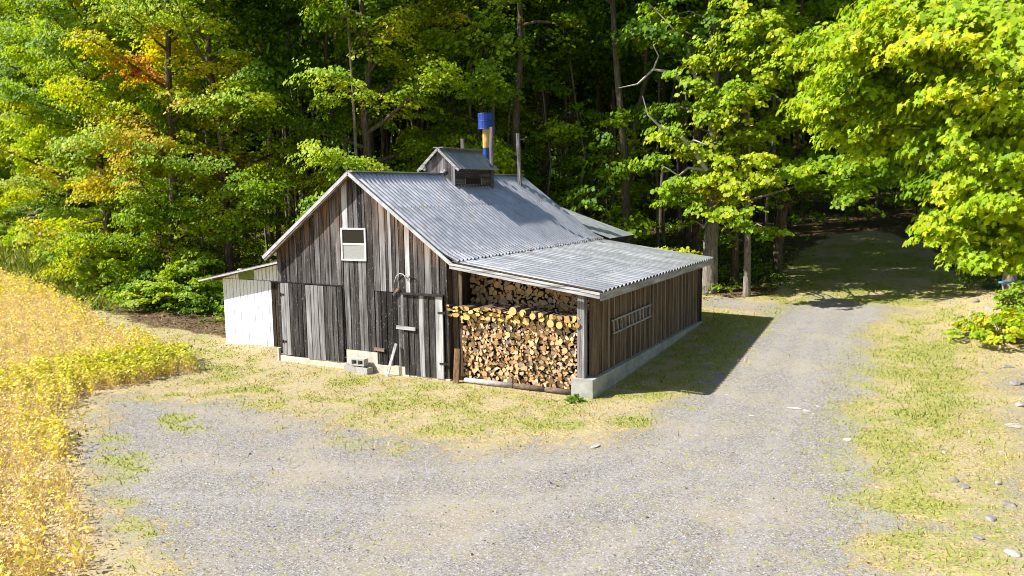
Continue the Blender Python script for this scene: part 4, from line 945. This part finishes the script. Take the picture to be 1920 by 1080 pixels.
for (r, x, yf, z, pl, ln, col, gi) in logs:
    tl = (fr.normal(0, .25), fr.normal(0, .25))
    if nlog < 300:
        m = MB(); log_into(m, x, yf, z, pl, ln, col, tl); o = m.build("firewood_log", [MEND, MLOGBARK], loc=(x, yf, z)); o.location = (x, yf, z); tag(o, GR[gi][0], "firewood", GR[gi][1]); nlog += 1
    else: log_into(rest, x, yf, z, pl, ln, col, tl)
tag(rest.build("firewood", [MEND, MLOGBARK]), "smaller split firewood filling the stacks in the woodshed", "firewood", kind="stuff")
# sleeper logs under the stack
for xa_, xb_, lab in ((5.95, 7.25, "long pale log lying on the ground under the firewood's left half"), (7.3, 8.1, "brown sleeper log on the ground under the middle of the firewood"), (8.12, 8.78, "short sleeper log on the ground beside the concrete footing")):
    m = MB(); m.tube([(xa_, -.03, .05), ((xa_+xb_)/2, -.05, .055), (xb_, -.02, .045)], [.06, .065, .058], 9, 0); o = m.build("sleeper_log", MTWIG if xa_ < 6 else MLOGBARK, smooth=True); tag(o, lab, "log")

# ------------------------------------------------------------------ things around the barn
def cinder(x, y, z, label, holes_front, rz=0, l=.40, h=.19, w=.19):
    m = MB(); t = .035
    if holes_front:      # cells run front to back
        m.box(-l/2, l/2, -w/2, w/2, 0, t); m.box(-l/2, l/2, -w/2, w/2, h-t, h)
        for xa_ in (-l/2, -t/2, l/2-t): m.box(xa_, xa_+t, -w/2, w/2, t, h-t)
        m.box(-l/2+t, l/2-t, w/2-.012, w/2-.004, t, h-t)
    else:
        m.box(-l/2, l/2, -w/2, -w/2+t, 0, h); m.box(-l/2, l/2, w/2-t, w/2, 0, h)
        for xa_ in (-l/2, -t/2, l/2-t): m.box(xa_, xa_+t, -w/2+t, w/2-t, 0, h)
    o = m.build("cinder_block", MBLOCK); o.location = (x, y, z); o.rotation_euler.z = rz; tag(o, label, "cinder block", "cinder blocks by the barn's foundation"); return o
zb0 = float(T(2.8, -.25))
cinder(2.60, -.21, zb0-.01, "grey cinder block lying flat, under the left of the pile by the foundation", False, .05, .34)
cinder(3.04, -.25, zb0-.01, "grey cinder block lying flat at the pile's end nearest the leaning stick", False, -.06, .40, .17, .22)
cinder(2.87, -.22, zb0+.185, "cinder block on top of the pile, its two hollows facing out", True, .03, .42, .18)
m = MB(); m.bar((3.80, -.30, -.02), (3.98, -.11, .80), .075, .03, 0, (.85, .4, 0), up=(0, 1, 0)); tag(m.build("leaning_stick", MWOOD), "pale narrow board leaning on the barn wall left of the streaked door", "board")
m = MB(); m.bar((5.77, -.16, -.02), (5.74, -.02, .80), .16, .035, 0, (.45, .5, .5), up=(0, 1, 0)); tag(m.build("leaning_plank", MWOODR), "short brown plank standing against the firewood's left end", "board")
# curled horn mounted above the door
m = MB(); yh = -.075
def P2(px, py): d = dirpx(px, py); c = CC+d*((yh-CC[1])/d[1]); return c
m.tube([P2(*p) for p in ((741, 534), (740, 527), (743, 518), (749, 513), (755, 514), (760, 519), (763, 523))], [.005, .009, .012, .013, .013, .012, .009], 7)
m.tube([P2(*p) for p in ((759, 522), (759, 517), (763, 515), (767, 518), (766, 523), (762, 524))], .010, 7)
horn = m.build("wall_horn", MHORN, smooth=True); tag(horn, "bleached curling horn mounted on the gable above the streaked door", "wall ornament")
m = MB(); m.tube([P2(*p) for p in ((764, 522), (769, 518), (774, 519), (778, 524), (779, 530))], [.010, .010, .009, .008, .004], 7); m.build("dark_tip", MRUST, horn, True)
m = MB(); a, b = P2(737, 553), P2(747, 540); m.bar(tuple(a), tuple(b), .02, .06, 0, (.5, .2, .6)); m.build("wood_peg", MWOODX, horn)
# ladder hung flat on the board wall
m = MB(); xl = RX-.03; pa, pb = (xl, 1.18, 1.54), (xl, 3.98, 1.56); pc, pd = (xl, 1.28, 1.22), (xl, 3.98, 1.25)
lad = empty("ladder", (xl, 2.6, 1.4)); tag(lad, "small grey wooden ladder hung sideways on the woodshed's board wall", "ladder")
def lp(p): return (p[0]-xl, p[1]-2.6, p[2]-1.4)
for a, b in ((pa, pb), (pc, pd)):
    m = MB(); m.bar(lp(a), lp(b), .035, .035, 0, (.82, RNG.random(), 0)); m.build("rail", MWOODY, lad)
for i in range(11):
    t = .03+.94*i/10; a = [pa[k]+(pb[k]-pa[k])*t for k in range(3)]; b = [pc[k]+(pd[k]-pc[k])*t for k in range(3)]; m = MB(); m.bar(lp(a), lp(b), .024, .028, 0, (.8, RNG.random(), 0)); m.build("rung", MWOOD, lad)

# stones
def rock(p, sx, sy, sz, label, mat=None, seed=0, sink=.3, name="stone", cat="stone"):
    g = np.random.default_rng(seed); import bmesh
    bm = bmesh.new(); bmesh.ops.create_icosphere(bm, subdivisions=2, radius=1)
    ph = g.uniform(0, 6, 9); FN = [(Vector(unit(g.normal(0, 1, 3))), g.uniform(.55, .85)) for _ in range(9)]
    def facet(c, F):
        for n_, o_ in F:
            e_ = c.dot(n_)-o_
            if e_ > 0: c = c-n_*e_
        return c
    for v_ in bm.verts:
        c = v_.co; d = 1+.16*math.sin(2.1*c.x+ph[0])*math.cos(1.7*c.y+ph[1])+.10*math.sin(4.3*c.z+3*c.x+ph[2])+.06*math.sin(7*c.y+ph[3])+.05*math.sin(9*c.x+5*c.z+ph[4])
        d = min(d, 1.04)+g.normal(0, .03); c = facet(c*d, FN); d = 1; v_.co = Vector((c.x*d*sx, c.y*d*sy, max(c.z, -.6)*d*sz))
    me = bpy.data.meshes.new(name); bm.to_mesh(me); bm.free(); me.materials.append(mat or MROCK)
    o = link(name, me); o.location = (p[0], p[1], float(T(p[0], p[1]))+sz*(.6-sink)); o.rotation_euler.z = g.uniform(0, 6.28); tag(o, label, cat); return o
ST = [(1117, 838, .17, .09, .03, "flat white stone at the gravel's edge in front of the woodshed footing", 0), (1490, 766, .26, .10, .02, "broad flat pale slab exposed in the middle of the driveway gravel", 0), (1512, 771, .16, .08, .02, "pale slab touching the right end of the broad one in the driveway", 0), (1533, 762, .09, .05, .02, "small pale chip just beyond the driveway's pale slabs", 0), (1409, 780, .10, .06, .02, "small pale stone in the gravel left of the driveway's pale slabs", 0), (1590, 825, .14, .12, .025, "round cream stone at the driveway gravel's right edge", 0),
      (1140, 745, .16, .09, .04, "grey flat stone beside the woodshed's concrete footing", 1), (1822, 592, .28, .18, .20, "pale upright boulder at the foot of the stony bank", 0), (1830, 566, .30, .2, .14, "grey boulder on the shaded grass behind the bank", 1), (1852, 580, .22, .14, .12, "tan stone set in the top of the bank", 0), (1828, 612, .10, .08, .07, "small bright white stone below the upright boulder", 0), (1865, 607, .2, .12, .1, "tan stone half under the bank's yellow shrub", 0), (1812, 642, .2, .12, .06, "flat stone in the dry grass below the bank", 0),
      (1910, 628, .3, .2, .14, "large tan stone right of the bank's yellow shrub", 0), (1787, 904, .12, .10, .08, "grey cobble, left one of the pair in the right-hand verge", 1), (1806, 915, .13, .10, .08, "grey cobble, right one of the pair in the right-hand verge", 1), (1818, 811, .09, .06, .05, "white cobble alone in the grass above the cobble pair", 0), (1873, 908, .10, .08, .06, "tan cobble on the bare soil right of the cobble pair", 0), (1858, 976, .2, .1, .05, "flat grey stone on the bare soil near the bottom right corner", 1), (1905, 720, .3, .2, .10, "grey rock in the bare patch at the far right", 1), (1890, 690, .22, .15, .1, "rough grey rock just above the bare patch at the far right", 1), (1685, 791, .12, .06, .03, "flat grey stone in the verge beside the driveway", 1), (1905, 800, .35, .2, .06, "broad pale rock slab at the right edge of the verge", 0), (492, 907, .03, .02, .025, "small dark stone alone on the open gravel", 1)]
ST += [(1845, 700, .14, .10, .06, "brown-grey cobble in the bare soil under the yellow shrub", 1), (1915, 760, .25, .16, .08, "angular pale rock between the bare patch and the broad slab at the far right", 0), (1880, 850, .12, .09, .05, "small pale cobble above the tan one on the bare soil", 0), (1835, 1010, .12, .08, .05, "small grey cobble near the bottom right corner", 1), (1900, 1040, .2, .13, .06, "flat pale rock in the bottom right corner", 0), (1770, 850, .08, .06, .04, "small tan cobble in the green of the verge", 0), (1895, 950, .16, .12, .07, "grey rock right of the flat one on the bare soil", 1)]
for i, (px, py, a, b, c, lab, k) in enumerate(ST): rock(gnd(px, py), a*.72, b*.72, c*.72, lab, (MROCK, MROCKG)[k] if i > 5 else MSLAB, 50+i, .48 if i > 5 else .05)
# the yellow-green shrub on the bank
def shrub(px, py, seed, n, r, h, hue, label, name="shrub", cat="shrub", n_leaf=.10):
    g = np.random.default_rng(seed); p = gnd(px, py); tb = MB(); S = []
    for i in range(n):
        a, rr = g.uniform(0, 6.28), r*math.sqrt(g.random()); e = np.array([rr*math.cos(a), rr*math.sin(a), h*(1-.6*(rr/r)**2)*g.uniform(.35, 1)]); tb.tube([(e[0]*.2, e[1]*.2, -.05), (e[0]*.7, e[1]*.7, e[2]*.6), tuple(e)], [.012, .009, .004], 4, cap=False)
        o = unit(np.array([e[0], e[1], .01])); S.append((*e, (.28 if n_leaf < .11 else .42)*g.uniform(.6, 1.2), hue+g.normal(0, .07), o[0], o[1]))
    root = empty(name, tuple(p)); tb.build("stems", MBARK, root, True); me, N = crown_mesh(S, seed, 480 if n_leaf < .11 else 620, n_leaf); me.name = "foliage"; link("foliage", me, root); tag(root, label, cat)
shrub(1885, 640, 71, 60, 1.25, .8, .55, "yellow-green shrub on the stony bank under the blue-banded maple")
shrub(1918, 600, 72, 34, .8, 1.1, .42, "taller green shrub behind the yellow-green one on the bank")
shrub(360, 588, 73, 24, 1.0, .9, .30, "low dark green bush beside the leafy bank behind the white lean-to")
shrub(395, 560, 74, 24, 1.0, 1.6, .34, "green bush close against the white lean-to's back corner")
shrub(1075, 752, 75, 3, .10, .08, .22, "small bright green weed at the concrete footing's corner", "weed", "weed")
g_ = np.random.default_rng(91); sh0 = []
for i_, (px, py) in enumerate([(15, 452), (60, 462), (105, 478), (150, 498), (185, 520), (215, 540), (250, 556), (285, 566), (320, 574), (352, 580), (385, 572), (-30, 446), (130, 482), (300, 560), (235, 540)]):
    k_ = i_ % 3; p_ = gnd(px, py)
    if len(sh0) <= k_:
        shrub(px, py, 80+k_, 34, 1.3, 1.9, (.44, .34, .48)[k_], "leafy shrub at the wood's edge above the crop", n_leaf=.12); o_ = [o for o in COL.objects if o.name.startswith("shrub")][-1]; o_["group"] = "shrubs along the wood's edge"; sh0.append(o_)
    else: dup(sh0[k_], tuple(p_), g_.uniform(0, 6.28), (g_.uniform(.8, 1.35), g_.uniform(.7, 1.3)))
# blue sap line tied round the bank maple
m = MB(); pt_ = gnd(1888, 560); tr_ = .23
dep = float((np.array([pt_[0], pt_[1], pt_[2]+1])-CC)@FW)
pl_ = [at(1872, 529.5, dep-.25), at(1882, 530, dep-.32), at(1893, 530, dep-.32), at(1912, 529, dep-.25), at(1960, 526, dep-.2)]
m.tube([tuple(p) for p in pl_], .035, 7); tag(m.build("sap_tubing", MTUBE, smooth=True), "bright blue plastic sap tubing stretched across the bank maple's trunk", "tubing")
# dead branches with no leaves on the thick-trunked maple's left
dead = None
for o in COL.objects:
    if o.get("label", "").startswith("thick-trunked"): dead = o
m = MB(); base = np.array(dead.location)
def dl(pts, dep, r0):
    m = MB(); P = [at(px, py, dep+dd)-base for px, py, dd in pts]; m.tube([tuple(p) for p in P], list(np.linspace(r0, .012, len(P))), 5, cap=False); m.build("dead_branch", MTWIG, dead, True)["label"] = "bare grey dead branch"
p0 = project(base+np.array([0, 0, 3.6])); dz = p0[2]-.9
dl([(1325, 320, 0), (1300, 280, -.1), (1275, 255, -.3), (1240, 240, -.5), (1215, 215, -.6), (1205, 180, -.7)], dz, .11)
dl([(1300, 280, -.1), (1285, 278, -.5), (1300, 262, -.7), (1325, 272, -.8), (1345, 266, -.8)], dz, .055)
dl([(1318, 318, 0), (1290, 315, -.3), (1272, 330, -.5), (1255, 318, -.6), (1240, 310, -.6)], dz, .06)
dl([(1290, 160, 0), (1255, 135, -.2), (1225, 130, -.3), (1195, 158, -.3), (1160, 165, -.4)], dz, .09)
dl([(1225, 130, -.3), (1235, 105, -.3), (1225, 85, -.4), (1245, 70, -.4)], dz, .035)
dl([(1305, 150, 0), (1290, 90, 0), (1255, 45, -.1), (1215, 5, -.1)], dz, .07)
dl([(1335, 400, -.2), (1320, 425, -.5), (1305, 415, -.6)], dz, .02); dl([(1345, 405, -.2), (1360, 425, -.5), (1375, 420, -.6)], dz, .02)

# ------------------------------------------------------------------ daylight
SUN = unit(np.array([-.58, -.45, .69]))
sun = bpy.data.lights.new("sun", 'SUN'); sun.energy = 5.0; sun.angle = math.radians(.5); sun.color = (1, .975, .93)
so = bpy.data.objects.new("sun", sun); COL.objects.link(so); so.rotation_euler = Vector(-SUN).to_track_quat('-Z', 'Y').to_euler()
w = bpy.data.worlds.new("World"); SC.world = w; w.use_nodes = True; nt = w.node_tree
sk = nt.nodes.new('ShaderNodeTexSky'); sk.sky_type = 'NISHITA'; sk.sun_disc = False; sk.sun_elevation = math.asin(SUN[2]); sk.sun_rotation = math.atan2(SUN[0], SUN[1])
bg = nt.nodes['Background']; bg.inputs[1].default_value = .08; nt.links.new(sk.outputs[0], bg.inputs[0])
SC.view_settings.view_transform = 'Standard'; SC.view_settings.look = 'None'; SC.view_settings.gamma = 1; SC.view_settings.exposure = .88
SC.cycles.filter_width = 1.0; SC.cycles.max_bounces = 8; SC.cycles.diffuse_bounces = 3; SC.cycles.transmission_bounces = 4; SC.cycles.transparent_max_bounces = 4
